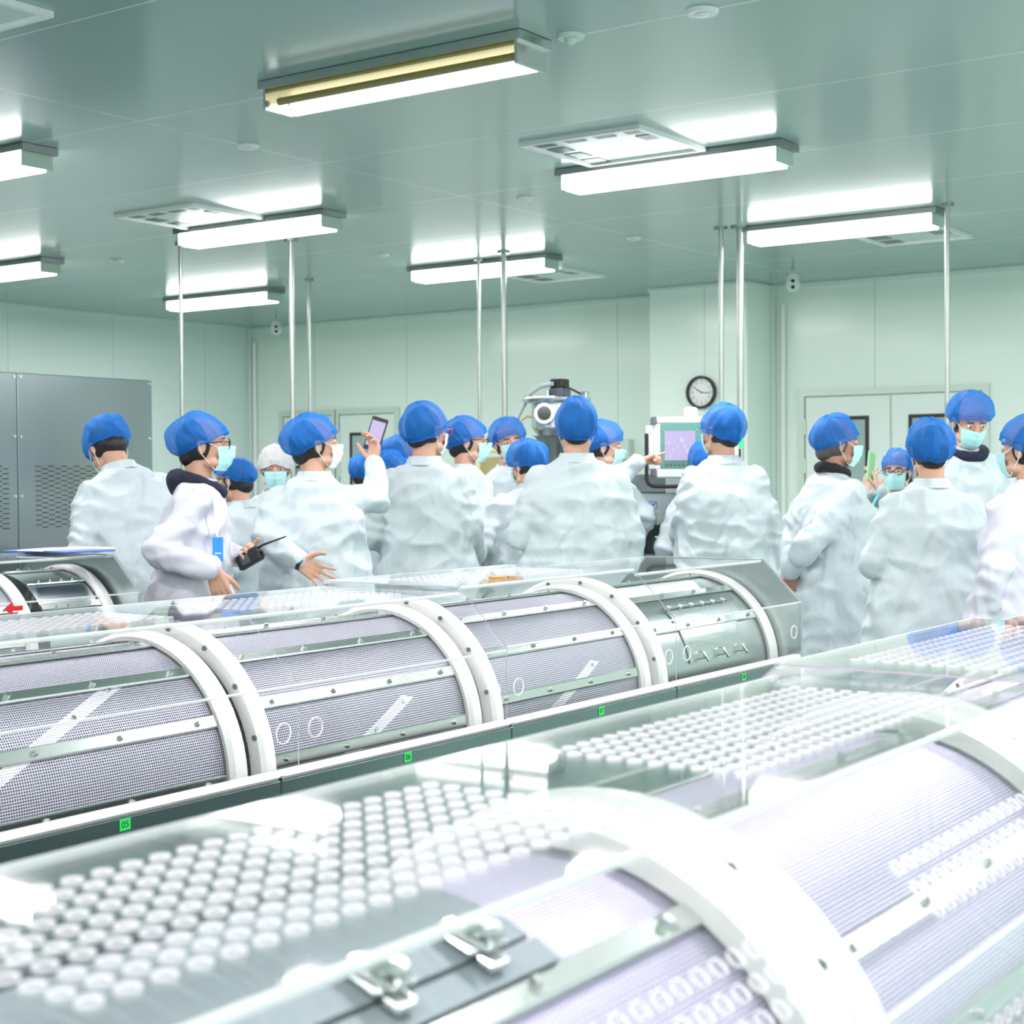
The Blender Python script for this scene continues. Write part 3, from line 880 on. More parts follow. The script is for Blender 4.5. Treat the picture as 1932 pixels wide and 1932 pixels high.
machine(B1, 2.01, 2.79, T1, S1, 'nearest-row drum unit with raised violet-edged cover at the right edge', R_(5), None, dz=.016, cov=(-.018, 0), edge='edge', group=G1, band=False, wide_ring=True, fine_mesh=True, chamf_holes=3)
machine(B1, 2.79, 3.57, T1, S1, 'far unit of the nearest row, cut by the right picture edge', R_(9), None, group=G1)
G3 = 'tumble drying units behind the people'
B3 = -4.64
machine(B3, 2.66, 3.44, T2, S2, 'back-row drum unit with a red arrow on its white ring', R_(3), None, group=G3)
machine(B3, 3.44, 3.80, T2, S2, 'short back-row end section with papers lying on its cover', R_(3), None, solid=True, endplate=True, group=G3, no_top_holes=True, ringB=False)

# red arrow stuck on the ring of the back row
p = on(30, 1148, 0, -4.28)
r_ = MB().prism([(p.y-.045, p.z), (p.y-.01, p.z+.022), (p.y-.01, p.z+.008), (p.y+.03, p.z+.008), (p.y+.03, p.z-.008), (p.y-.01, p.z-.008), (p.y-.01, p.z-.022)], 0, -4.2845, -4.2825).build('arrow_sticker', M['red'])
tag(r_, 'red arrow pointing left, stuck on the cover at the left edge', 'sticker')

# petri dishes on the raised cover
for (px, py, rr), l in zip([(937, 1092, .022), (965, 1091, .014)], ['larger clear dish of amber gel on the middle-row cover', 'smaller amber dish right of the larger one on the cover']):
    p = on(px, py, 2, 1.236)
    t = empty('petri_dish', (p.x, p.y, 1.234), 0, l, 'dish', 'petri dishes on the cover')
    MB().cyl((p.x, p.y, 1.236), (p.x, p.y, 1.2425), rr*.94, n=24).build('gel', M['amber'], t)
    d = MB().arcband(0, 0, rr*.95, rr, 0, .012, 0, 2*PI, 24)
    d.v = [Vector((p.x+v.x, p.y+v.z, 1.2345+v.y)) for v in d.v]
    d.cyl((p.x, p.y, 1.2342), (p.x, p.y, 1.2356), rr, n=24)
    d.build('dish_wall', M['acrylic'], t)

# crumpled clear bag on the nearest cover
def crumple(name, c, s, label):
    random.seed(4)
    def disp(p, n):
        q = Vector((p.x-c[0], p.y-c[1], p.z-c[2]))
        return .022*(1-abs(noise.noise(q*17)))*noise.noise(q*9+Vector((3, 1, 2)))+.010*noise.noise(q*40)
    mb_ = MB().ell((0, 0, 0), s, n=40, k=26)
    out = []
    for v in mb_.v:
        n = Vector((v.x/s[0]**2, v.y/s[1]**2, v.z/s[2]**2)).normalized()
        w = Vector(c)+v+n*(.028*(1-2*abs(noise.noise(v*14)))+.012*noise.noise(v*38))
        w.z = max(w.z, 1.2215)
        out.append(w)
    mb_.v = out
    o = mb_.build(name, M['bag'], smooth=25)
    tag(o, label, 'bag')
crumple('plastic_bag', (-.865, .50, 1.25), (.06, .075, .035), 'crumpled clear plastic bag lying on the nearest cover at the left edge')

# steel cabinet by the left wall
cb = empty('steel_cabinet', (-7.95, 5.6, 0), 0, 'tall brushed steel cabinet with slotted vent panels behind the people at the left', 'cabinet')
MB().box((-8.3, 2.8, FZ), (-7.72, 6.95, 2.115), bev=.01).build('body', M['steel_c'], cb)
for k in range(4):
    y1 = 6.95-k*1.04; y0 = y1-1.035
    pn = MB().box((-7.72, y0, .14), (-7.70, y1, 2.112), bev=.003).build('door_panel', M['steel_c'], cb)
    s = MB()
    for i in range(26):
        for j in range(9):
            yc = y0+.12+j*.095+(.047 if i % 2 else 0); zc = 1.565-i*.0145
            s.box((-7.7005, yc, zc-.0032), (-7.6992, yc+.044, zc+.0032))
    s.build('vent_slots', M['ink'], pn)
    for zz in (2.09, 1.74, 1.39):
        for y in (y0+.02, y1-.02):
            MB().cyl((-7.70, y, zz), (-7.694, y, zz), .009, n=10).build('screw', M['chrome'], pn)

# papers on the back-row cover
for k, (px, py, ang, w, h, col, l) in enumerate([(95, 1037, .3, .21, .30, 'blue', 'blue-edged folder lying on the back-row cover'), (128, 1036, .1, .21, .30, 'paper', 'white sheet lying on top of the blue folder'), (150, 1039, -.2, .15, .2, 'blue', 'smaller blue-edged pad beside the white sheet')]):
    p = on(px, py, 2, 1.225+k*.007)
    Mx = Matrix.Translation((p.x, p.y, 1.2225+k*.0065)) @ Matrix.Rotation(ang, 4, 'Z')
    o = MB().box((-w/2, -h/2, 0), (w/2, h/2, .005), M=Mx, bev=.001).build('document_folder' if col == 'blue' else 'paper_sheet', M[col])
    tag(o, l, 'papers', 'papers on the back-row cover')

# electrical box on the back wall
o = MB().box((-7.11, YB-.09, 1.62), (-6.90, YB, 1.79), bev=.008).build('switch_box', M['cove'])
tag(o, 'small grey switch box on the back wall left of the shaft', 'switch box')

# hopper vessel in the centre
d = 9.6
hp = at(1050, 800, d); hx, hy = hp.x, hp.y
def Z(py, dd=d): return at(966, py, dd).z
W = lambda px: d*px/F_PX
hr = empty('mixing_hopper', (hx, hy, 0), 0, 'steel hopper vessel with round sight port and black motor on top', 'hopper')
def lathe(mb, cx, cy, prof, n=32, mi=0):
    r_k = 1.2
    return mb.loft([[Vector((cx+r_k*r*math.cos(2*PI*j/n), cy+r_k*r*math.sin(2*PI*j/n), z)) for j in range(n)] for r, z in prof], True, True, mi)
vs_ = lathe(MB(), hx, hy, [(.03, .95), (.035, Z(850)), (.11, Z(815)), (.125, Z(808)), (.125, Z(762)), (.135, Z(760))])
vs_.build('vessel', M['steel'], hr)
lathe(MB(), hx, hy, [(.17, Z(762)), (.175, Z(759)), (.175, Z(753)), (.165, Z(751))]).build('lid_flange', M['steel'], hr)
lathe(MB(), hx, hy, [(.13, Z(823)), (.11, Z(825)), (.045, Z(862)), (.04, .9)]).build('discharge_cone', M['steel_dk'], hr)
lathe(MB(), hx, hy, [(.045, FZ), (.045, .9)]).build('support_post', M['steel'], hr)
lathe(MB(), hx, hy, [(.16, FZ), (.16, FZ+.02), (.05, FZ+.05)]).build('foot', M['steel'], hr)
q = at(1028, 783, d)+(-CF*.14)
dirp = (-CF+CR*-.25).normalized()
MB().cyl(q-dirp*.06, q+dirp*.03, .062, n=28).build('sight_port_collar', M['chrome'], hr)
MB().cyl(q+dirp*.028, q+dirp*.034, .043, n=28).build('sight_glass', M['glass_dk'], hr)
mt_ = at(1056, 735, d)
MB().box((mt_.x-.05, mt_.y-.05, Z(752)), (mt_.x+.05, mt_.y+.05, Z(733)), bev=.006).build('gearbox', M['grey'], hr)
MB().box((mt_.x-.044, mt_.y-.044, Z(733)), (mt_.x+.044, mt_.y+.044, Z(716)), bev=.006).build('motor', M['black'], hr)
MB().cyl((hx-.03, hy-.05, Z(757)), (hx-.03, hy-.05, Z(738)), .010, n=10).build('lid_valve', M['chrome'], hr)
MB().tube([at(970, 800, d-.05), at(985, 770, d-.05), at(1000, 742, d-.05), at(1020, 729, d-.05), at(1044, 724, d-.03)], .014, 10).build('air_hose', M['hose'], hr)
MB().tube([at(1064, 728, d-.05), at(1080, 735, d-.06), at(1095, 743, d-.05), at(1106, 752, d-.02)], .007, 8).build('power_cable', M['black'], hr)
MB().tube([at(1006, 787, d-.12), at(994, 785, d-.12), at(984, 792, d-.1)], .009, 8).build('yellow_hose', M['khaki'], hr)
MB().box((hx-.225, hy-.02, Z(760)), (hx-.185, hy+.02, Z(745)), bev=.004).build('lid_clamp', M['chrome'], hr)
MB().box((hx+.185, hy-.02, Z(760)), (hx+.225, hy+.02, Z(742)), bev=.004).build('lid_clamp', M['chrome'], hr)

# control station (HMI), facing the camera roughly
d = 8.35
def cam_box(mb, px0, py0, px1, py1, d0, d1, mi=0, bev=.004, floor=False):
    """upright box that faces the camera direction: built in a frame turned by the camera yaw"""
    c = at((px0+px1)/2, (py0+py1)/2, d0)
    w = (px1-px0)/F_PX*d0/2; h = (py1-py0)/F_PX*d0/2
    Mx = Matrix.Translation(c) @ Matrix.Rotation(YAW, 4, 'Z')
    return mb.box((-w, 0, FZ-c.z if floor else -h), (w, d1-d0, h), mi, Mx, bev)
base = at(1300, 895, d); base.z = FZ
hm = empty('control_station', base, YAW, 'pale control panel with a touchscreen on a grey steel stand', 'control panel')
cam_box(MB(), 1233, 797, 1394, 886, 8.35, 8.45, bev=.008).build('enclosure', M['bezel'], hm)
cam_box(MB(), 1238, 786, 1394, 799, 8.34, 8.46, bev=.008).build('top_trim', M['bezel'], hm)
cam_box(MB(), 1238, 885, 1394, 902, 8.34, 8.46, bev=.008).build('bottom_trim', M['bezel'], hm)
for y0, y1 in ((786, 801), (884, 900)):
    cam_box(MB(), 1231, y0, 1239, y1, 8.335, 8.47, bev=.004).build('corner_cap', M['grey'], hm)
fpn = cam_box(MB(), 1246, 799, 1384, 884, 8.342, 8.35, bev=.002).build('face_plate', M['facep'], hm)
sc_ = cam_box(MB(), 1254, 813, 1312, 869, 8.338, 8.342, bev=.001).build('touchscreen', M['screen'], fpn)
random.seed(2)
ic = MB()
for (x, y, s) in [(1268, 823, 3), (1300, 822, 3), (1262, 836, 2), (1272, 836, 2), (1286, 830, 4), (1279, 842, 3), (1292, 842, 3), (1305, 838, 2), (1271, 850, 3), (1297, 851, 4), (1265, 862, 3), (1280, 863, 3), (1301, 863, 3)]:
    cam_box(ic, x-s*.7, y-s, x+s*.7, y+s, 8.337, 8.338, bev=0)
ic.build('screen_icons', M['hose'], sc_)
bt = MB()
for k in range(9): cam_box(bt, 1255+k*8.1, 874, 1259.5+k*8.1, 878, 8.339, 8.342, bev=0)
bt.build('function_keys', M['grey'], fpn)
cam_box(MB(), 1219, 803, 1233, 886, 8.36, 8.4, bev=.004).build('side_bracket', M['bezel'], hm)
MB().tube([at(1220, 818, 8.32), at(1220, 875, 8.32), at(1220, 903, 8.32), at(1223, 912, 8.32), at(1231, 917, 8.32), at(1260, 918, 8.32), at(1330, 917, 8.32)], .011, 10).build('grab_handle', M['black'], hm)
cam_box(MB(), 1292, 768, 1316, 787, 8.36, 8.42, bev=.01).build('beacon_base', M['white'], hm)
cam_box(MB(), 1388, 806, 1398, 824, 8.38, 8.42, bev=.004).build('side_module', M['black'], hm)
cam_box(MB(), 1390, 824, 1402, 846, 8.38, 8.43, bev=.006).build('signal_lamp', M['green_lit'], hm)
cam_box(MB(), 1388, 846, 1398, 862, 8.38, 8.42, bev=.004).build('emergency_button_box', M['black'], hm)
st = cam_box(MB(), 1200, 930, 1420, 1330, 8.55, 9.1, bev=.006, floor=True).build('stand_body', M['steel_v'], hm)
cam_box(MB(), 1180, 894, 1420, 931, 8.6, 9.1, bev=.01).build('stand_top', M['steel_dk'], hm)
cam_box(MB(), 1256, 902, 1300, 933, 8.585, 8.6, bev=0).build('notice_sheet', M['paper'], hm)
cam_box(MB(), 1240, 968, 1330, 991, 8.42, 8.53, bev=.003).build('keyboard_shelf', M['chrome'], hm)
sl = cam_box(MB(), 1215, 990, 1300, 1045, 8.4, 8.55, bev=.004).build('dark_glass_box', M['glass_dk'], hm)
cam_box(MB(), 1236, 1012, 1252, 1014, 8.397, 8.4, bev=0).build('green_reflection', M['green_lit'], sl)  # glowing bar stands in for a green reflection in the glass
cam_box(MB(), 1236, 1028, 1252, 1030, 8.397, 8.4, bev=0).build('green_reflection', M['green_lit'], sl)  # second glowing bar, likewise a painted reflection
lg = MB()
c = at(1231, 955, 8.54)
lg.tube([c+CR*.026*math.cos(2*PI*j/28)+Vector((0, 0, .026*math.sin(2*PI*j/28))) for j in range(28)], .003, 6, True)
lg.tube([c+CR*.010+Vector((0, 0, .012)), c+CR*-.009+Vector((0, 0, -.012))], .0045, 6)
lg.tube([c+CR*-.012+Vector((0, 0, .010)), c+CR*.010+Vector((0, 0, .013)), c+CR*.024+Vector((0, 0, .024))], .003, 6)
lg.tube([c+CR*-.010+Vector((0, 0, -.012)), c+CR*.012+Vector((0, 0, -.010))], .003, 6)
lg.build('round_emblem', M['blue'], st)

# dark equipment glimpsed between people at the left
t = empty('filling_machine', at(520, 1100, 8.9), YAW, 'low grey steel machine glimpsed between the two men at the left', 'machine')
cam_box(MB(), 440, 1045, 570, 1300, 9.0, 9.6, bev=.02, floor=True).build('body', M['steel_dk'], t)
cam_box(MB(), 450, 1052, 560, 1062, 8.95, 8.99, bev=.004).build('front_rail', M['steel'], t)
# khaki bin behind the masked face in the centre
t = empty('khaki_bin', at(925, 900, 9.7), YAW, 'khaki tub with yellow rim behind the masked woman in the centre', 'bin')
cam_box(MB(), 905, 862, 946, 905, 9.7, 9.95, bev=.01).build('tub', M['khaki'], t)
MB().tube([at(902, 905, 9.68), at(906, 858, 9.68), at(930, 850, 9.68), at(948, 856, 9.68)], .012, 8).build('rim', pbr('yellow_rim', (.72, .68, .22), .4), t)
cam_box(MB(), 905, 905, 946, 1330, 9.75, 9.9, bev=.01, floor=True).build('cabinet_below', M['bezel'], t)
# chrome tap-like fitting near the right edge
t = empty('chrome_fitting', at(1888, 878, 8.4), YAW, 'short chrome cylinder fitting left of the man cut by the right edge', 'fitting')
MB().cyl(at(1879, 877, 8.2), at(1900, 879, 8.2), .012, n=16).build('barrel', M['chrome'], t)
MB().cyl(at(1876, 877, 8.2), at(1881, 877, 8.2), .016, n=16).build('collar', M['chrome'], t)
MB().cyl(at(1898, 879, 8.2), Vector((at(1898, 879, 8.2).x, at(1898, 879, 8.2).y, FZ)), .014, n=12).build('post', M['chrome'], t)

# ------------------------------------------------------------------ people
def chain(mb, pts, radii, n=10):
    for i in range(len(pts)-1): mb.cap(pts[i], pts[i+1], radii[i], radii[i+1], n=n, k=3)

def hand(mb, W, D, N, th, curl=(.25, .3, .35, .4), spread=.10, tcurl=.3, tout=.75, s=1.0):
    """palm, four separate bent fingers and a thumb. D to the fingers, N out of the palm, th=+1/-1 thumb side"""
    D = Vector(D).normalized(); N = Vector(N); N = (N-D*N.dot(D)).normalized(); L = D.cross(N)*th
    W = Vector(W)
    mb.cap(W-D*.004, W+D*.014, .024*s, .024*s, n=12)
    kn = []
    for k, (o, l) in enumerate(((.031, .086), (.011, .092), (-.010, .088), (-.029, .078))):
        a = W+D*.010+L*o*.55; b = W+D*l*s+L*o*s
        mb.cap(a, b, .0155*s, .0115*s, n=10)
        kn.append(b)
    for k, (ln, r0) in enumerate(((.074, .0092), (.082, .0095), (.076, .0090), (.060, .0080))):
        sp = (1.5-k)*spread
        d = (D*math.cos(sp)+L*math.sin(sp)).normalized()
        p = kn[k]; c = curl[k]; ax = N.cross(d).normalized()
        ang = 0; rr = r0*s
        for j, fr in enumerate((.45, .31, .24)):
            ang += c*(.8 if j == 0 else 1.0)
            dd = d*math.cos(ang)+N*math.sin(ang)
            q = p+dd*ln*fr*s
            mb.cap(p, q, rr, rr*.92, n=8); rr *= .92; p = q
    b = W+D*.020+L*.020*s
    d = (D*.62+L*tout+N*.28).normalized()
    p = b; rr = .0135*s
    for j, l in enumerate((.045, .034, .026)):
        dd = (d*math.cos(j*tcurl)+(D*.6+N*.5-L*.5).normalized()*math.sin(j*tcurl)).normalized()
        q = p+dd*l*s; mb.cap(p, q, rr, rr*.88, n=8); rr *= .88; p = q

def person(name_label, px, ytop, d, turn, H=1.72, lean=0, side=0, head=(0, 0, 0), cap='round', puff=.16, deep=0, arms=None,
           mask='mask', glasses=None, hair='hair', skin='skin', coat='coat', girth=1.0, hoodie=None, hem=.48, fine=True, seam=False, group='people in white coats and blue hair nets', head_dx=0, pocket=False, long_hair=False, blindsuit=False, ear_show=True, capcol='net', seed=0, slope=0):
    base = at(px, 895, d); base.z = FZ
    rz = YAW-R_(turn)
    rt = empty('person', base, rz, name_label, 'person', group)
    s = H/1.72
    I = wm(rt).inverted()
    la, sa = R_(lean), R_(side)
    def S(p):
        p = Vector(p)
        t = min(1, max(0, (p.z/s-.88)/.30)); t = t*t*(3-2*t)
        q = p-Vector((0, 0, .95*s))
        q = Matrix.Rotation(-la*t, 3, 'X') @ (Matrix.Rotation(sa*t, 3, 'Y') @ q)
        return q+Vector((0, 0, .95*s))
    def sc(x, y, z): return S((x*s, y*s, z*s))
    hy, hp, hr_ = (R_(a) for a in head)
    Rh = Matrix.Rotation(-hy, 3, 'Z') @ Matrix.Rotation(-hp, 3, 'X') @ Matrix.Rotation(hr_, 3, 'Y')
    piv = sc(0, .012, 1.505) + Vector((head_dx, 0, 0))
    def Hd(x, y, z): return piv + Rh @ Vector((x, y, z))*s
    # ---- arms
    aj = {}
    for sd, nm in ((-1, 'L'), (1, 'R')):
        sh = sc(sd*.172, 0, 1.368+slope*sd)
        sp = (arms or {}).get(nm, 'down')
        if isinstance(sp, str):
            if sp == 'down': e, w, t, n = Vector((sd*.245, -.03, 1.12)), Vector((sd*.265, .04, .87)), Vector((sd*.262, .10, .72)), Vector((-sd, .2, 0))
            elif sp == 'front': e, w, t, n = Vector((sd*.255, -.05, 1.13)), Vector((sd*.16, .20, 1.06)), Vector((sd*.08, .34, 1.07)), Vector((-sd*.6, 0, -.6))
            elif sp == 'fold': e, w, t, n = Vector((sd*.265, -.02, 1.13)), Vector((sd*.05, .21, 1.08)), Vector((-sd*.08, .24, 1.08)), Vector((0, -1, 0))
            elif sp == 'back': e, w, t, n = Vector((sd*.265, -.12, 1.13)), Vector((sd*.08, -.19, .98)), Vector((-sd*.03, -.21, .93)), Vector((0, -1, .2))
            e, w, t = [S(v*s) for v in (e, w, t)]
            spec = dict(curl=(.45, .5, .5, .55))
            dirn = t-w
        else:
            e = I @ at(sp['e'][0], sp['e'][1], d+sp['e'][2]); w = I @ at(sp['w'][0], sp['w'][1], d+sp['w'][2])
            t = I @ at(sp['t'][0], sp['t'][1], d+sp['t'][2]); nn = sp['n']
            n = I.to_3x3() @ (CR*nn[0]+CU*nn[1]+CF*nn[2]); dirn = t-w
            spec = {k: v for k, v in sp.items() if k in ('curl', 'spread', 'tcurl', 'tout', 'thumb')}
            L1, L2 = (e-sh).length, (w-e).length
            if 'f' in sp: print('ARM', name_label[:30], nm, round(L1, 2), round(L2, 2))
        aj[nm] = (sh, e, w, dirn, n, spec)
    # ---- body: one surface
    b = MB()
    def E(c, r, M_=None): b.ell(c, [q*s for q in r], M_ or Rh, 20, 14)
    E(Hd(0, -.004, .125), (.073, .092, .098)); E(Hd(0, .030, .085), (.062, .066, .080)); E(Hd(0, .048, .045), (.050, .048, .046))
    E(Hd(0, .078, .012), (.022, .018, .018)); E(Hd(0, .082, .131), (.040, .010, .010))
    for q in (-1, 1):
        E(Hd(q*.034, .066, .075), (.025, .024, .024)); E(Hd(q*.045, .035, .030), (.022, .035, .022))
        E(Hd(q*.076, -.004, .095), (.009, .018, .031)); E(Hd(q*.079, -.010, .110), (.010, .016, .014))
    b.cap(Hd(0, .096, .118), Hd(0, .112, .080), .008*s, .0125*s, n=10); b.cap(Hd(-.010, .103, .077), Hd(.010, .103, .077), .009*s, n=10)
    b.cap(Hd(-.017, .090, .046), Hd(.017, .090, .046), .0095*s, n=10)
    b.cap(Hd(0, -.015, .07), sc(0, -.005, 1.42), .052*s, .060*s, n=16)
    b.cap(sc(-.08, 0, 1.375), sc(.08, 0, 1.375), .045*s, n=12)
    rings = []
    for z, rx, ry in ((.86, .13, .09), (.95, .155, .10), (1.08, .14, .09), (1.22, .155, .10), (1.34, .14, .09), (1.41, .07, .06)):
        rings.append([sc(rx*math.cos(2*PI*j/20), ry*math.sin(2*PI*j/20), z) for j in range(20)])
    b.loft(rings)
    for q in (-1, 1):
        chain(b, [sc(q*.09, 0, .90), sc(q*.10, .01, .50), sc(q*.10, -.01, .10)], [.082*s, .056*s, .040*s], 14)
        b.cap(sc(q*.10, -.03, .055), sc(q*.105, .13, .035), .040*s, .032*s, n=12)
    for nm, sd in (('L', -1), ('R', 1)):
        sh, e, w, dirn, n, spec = aj[nm]
        chain(b, [sh+(sc(0, 0, 1.30)-sh)*.14, e, w], [.034*s, .030*s, .026*s], 12)
        th = spec.pop('thumb', None)
        if th is None:
            # thumb to the forward/up side
            Dn = dirn.normalized(); Nn = (n-Dn*n.dot(Dn)).normalized()
            th = 1 if (Dn.cross(Nn)).dot(Vector((0, .6, .8))) > 0 else -1
        hand(b, w, dirn, n, th, s=s*1.02, **spec)
    vox = .0052 if fine else .0075
    body = remeshed(b, 'body', M[skin], rt, vox, 2, .45)
    # ---- eyes, brows
    if fine:
        for q in (-1, 1):
            ey = MB().ell(Hd(q*.031, .084, .112), [.0125*s, .0115*s, .0065*s], Rh, 12, 8)
            eo = ey.build('eye', M['eye'], rt, world=False)
            MB().ell(Hd(q*.031, .0925, .1118), [.0056*s, .0038*s, .0054*s], Rh, 10, 6).build('iris', M['iris'], eo, world=False)
            MB().cap(Hd(q*.047, .083, .129), Hd(q*.018, .092, .1315), .0024*s, .0032*s, n=8).build('eyebrow', M[hair], rt, world=False)
    # ---- hair
    hm_ = MB()
    Rt = Rh @ Matrix.Rotation(R_(14), 3, 'X')
    hm_.ell(Hd(0, -.022, .118), [.083*s, .088*s, .100*s], Rt, 24, 16)
    hm_.ell(Hd(0, -.055, .060), [.058*s, .045*s, .045*s], Rh, 16, 10)
    remeshed(hm_, 'hair', M[hair], rt, .008, 1).name = 'hair'
    # ---- hair net
    if cap:
        c = MB(); NT, NR = 84, 26; rr_ = []
        tilt = R_(-24)
        # axis leans back so the rim runs from the brow to the nape
        Rc = Rh @ Matrix.Rotation(-tilt, 3, 'X')
        cen = (0, -.006-.008*deep, .137-.026*deep)
        px_, py_ = {'round': (0, -.010), 'back': (0, -.022), 'flat': (0, .0), 'side': (.02, -.02)}.get(cap, (0, -.01))
        hgt = .106*(1+puff*.4) if cap != 'flat' else .085
        hgt += .018*deep
        for i in range(NR):
            f = i/(NR-1)
            ph = R_(-22)+(R_(90)-R_(-22))*f
            rrad = max(0.0, math.cos(ph))**(.80 if cap != 'flat' else .5)*(1+puff)
            pinch = min(1, f/.16)
            rim = 1.02
            rrad = rim*(1-pinch)+rrad*pinch
            zz = math.sin(ph)*hgt*(1.0 if ph > 0 else .80)
            ring = []
            for j in range(NT):
                a = 2*PI*j/NT
                gat = (1-f)**1.5*.040*math.sin(a*34+3*math.sin(a*3+seed))*(1 if i else .6)
                nz = noise.noise(Vector((math.cos(a)*2.2+seed*3.1, math.sin(a)*2.2, f*2.5)))
                wr = .035*math.sin(a*11+5*nz+f*2)*math.sin(PI*min(1, f*1.1))+.10*nz*math.sin(PI*min(1, f))
                r2 = rrad*(1+gat+wr)
                k = math.sin(PI*min(1, max(0, f)))
                x = .087*r2*math.cos(a)+px_*k
                y = .109*r2*math.sin(a)+py_*k
                v = Vector((x, y, zz + .010*nz))
                ring.append(piv + Rh @ (Vector(cen)*s) + Rc @ (v*s))
            rr_.append(ring)
        c.loft(rr_, True, False)
        c.f.append(tuple((NR-1)*NT+j for j in range(NT))); c.m.append(0)
        co_ = c.build('hair_net', M[capcol], rt, world=False, smooth=80)
        MB().tube([rr_[0][j]*.5+rr_[1][j]*.5 for j in range(0, NT, 2)], .0028*s, 6, True).build('elastic_band', M[capcol], co_, world=False)
    # ---- mask
    if mask:
        g = MB(); NU, NV = 25, 14; rows = []
        for j in range(NV):
            v = j/(NV-1); row = []
            z = .098-.104*v
            for i in range(NU):
                u = -1+2*i/(NU-1); a = u*R_(60)
                ry = .098-.026*v**2.2
                x = .076*math.sin(a)*(1-.20*v)
                y = .012+ry*math.cos(a)+.024*math.exp(-(u/.34)**2)*(1-v*.75)+.007*math.sin(PI*v)
                y += .0016*math.sin(v*19)*(1-abs(u)*.6)
                row.append(Hd(x, y, z-.006*(1-abs(u))*(1-v)*0+.010*(abs(u)**2)*(v-.5)))
            rows.append(row)
        back = [[p-(Rh @ Vector((0, .002, 0))) for p in row] for row in rows]
        g.loft(rows, False, False); g.loft(back, False, False)
        mo = g.build('face_mask', M[mask], rt, world=False, smooth=60)
        for q, i in ((-1, 0), (1, NU-1)):
            ear_t, ear_m, ear_b = Hd(q*.082, .006, .122), Hd(q*.086, -.014, .105), Hd(q*.080, -.004, .066)
            MB().tube([rows[0][i], ear_t, ear_m, ear_b, rows[-1][i]], .0016, 6).build('ear_loop', M['loop'], mo, world=False)
    # ---- glasses
    if glasses:
        fr = MB(); y = .113
        for q in (-1, 1):
            pts = []
            for j in range(20):
                a = 2*PI*j/20; cx, cz = math.cos(a), math.sin(a)
                pts.append(Hd(q*.034+.026*math.copysign(abs(cx)**.7, cx), y-.004*abs(q*.034+.026*cx)/.06, .108+.019*math.copysign(abs(cz)**.7, cz)))
            fr.tube(pts, .0024, 6, True)
            fr.tube([Hd(q*.060, y-.004, .114), Hd(q*.077, y-.03, .115), Hd(q*.081, .01, .112), Hd(q*.082, -.02, .100)], .0022, 6)
        fr.tube([Hd(-.009, y, .110), Hd(0, y+.003, .113), Hd(.009, y, .110)], .0022, 6)
        fr.build('glasses', M[glasses], rt, world=False)
    # ---- coat
    g = girth; c = MB(); rings = []
    for z, rx, ry, oy in ((1.475, .068, .062, -.002), (1.452, .100, .078, -.004), (1.425, .140, .095, -.006), (1.38, .178, .112, -.004), (1.28, .196*g, .128*g, .0),
                          (1.15, .190*g, .132*g, .004), (1.03, .198*g, .142*g, .004), (.92, .215*g, .155*g, .0), (.75, .235*g, .170*g, .0), (hem, .262*g, .190*g, 0)):
        rg = []
        for j in range(36):
            a = 2*PI*j/36
            ca, sa_ = math.cos(a), math.sin(a)
            ex = .85
            x = rx*math.copysign(abs(ca)**ex, ca); y = oy+ry*math.copysign(abs(sa_)**ex, sa_)
            zz = z + slope*x/.18*(1 if z > 1.3 else 0)
            if z < 1.0:
                w_ = 1+.045*math.sin(a*7+seed*1.7)*(1.0-z)/.5
                x *= w_; y *= w_
            rg.append(sc(x, y, zz))
        rings.append(rg)
    c.loft(rings)
    for nm in ('L', 'R'):
        sh, e, w, dirn, n, spec = aj[nm]
        cuff = w + (e-w).normalized()*.012
        chain(c, [sh+(sc(0, 0, 1.3)-sh)*.12, e, cuff], [.070*s*g**.4, .060*s, .044*s], 16)
        c.cap(cuff+(e-w).normalized()*.03, cuff, .046*s, .043*s, n=14)
    segs = [(aj[k][i], aj[k][i+1]) for k in ('L', 'R') for i in (0, 1)]
    elb = [aj['L'][1], aj['R'][1]]
    so = Vector((seed*3.7, seed*1.3, 0))
    def disp(p, n_):
        t = p.z/s
        q = p+so
        low = (1-abs(noise.noise(Vector((q.x*6.5, q.y*6.5, q.z*1.6)))*2))*.016*min(1, max(.25, (1.30-t)/.4))
        mid = (1-2*abs(noise.noise(Vector((q.x*5+q.z*5, q.y*8, q.z*9-q.x*3)))))*.008
        hi = noise.noise(q*22)*.003
        # sleeve creases across the arm near the elbow
        de = min((p-e_).length for e_ in elb)
        cr = 0
        if de < .2:
            cr = math.sin((p.z*70+p.x*26+6*noise.noise(q*7)))*.0055*(1-de/.2)
        return max(-.012, low*1.5+mid*1.9+hi+cr*1.3-.010)
    co_ = remeshed(c, 'lab_coat', M['coat_seam' if seam else coat], rt, .009, 2, .5, disp)
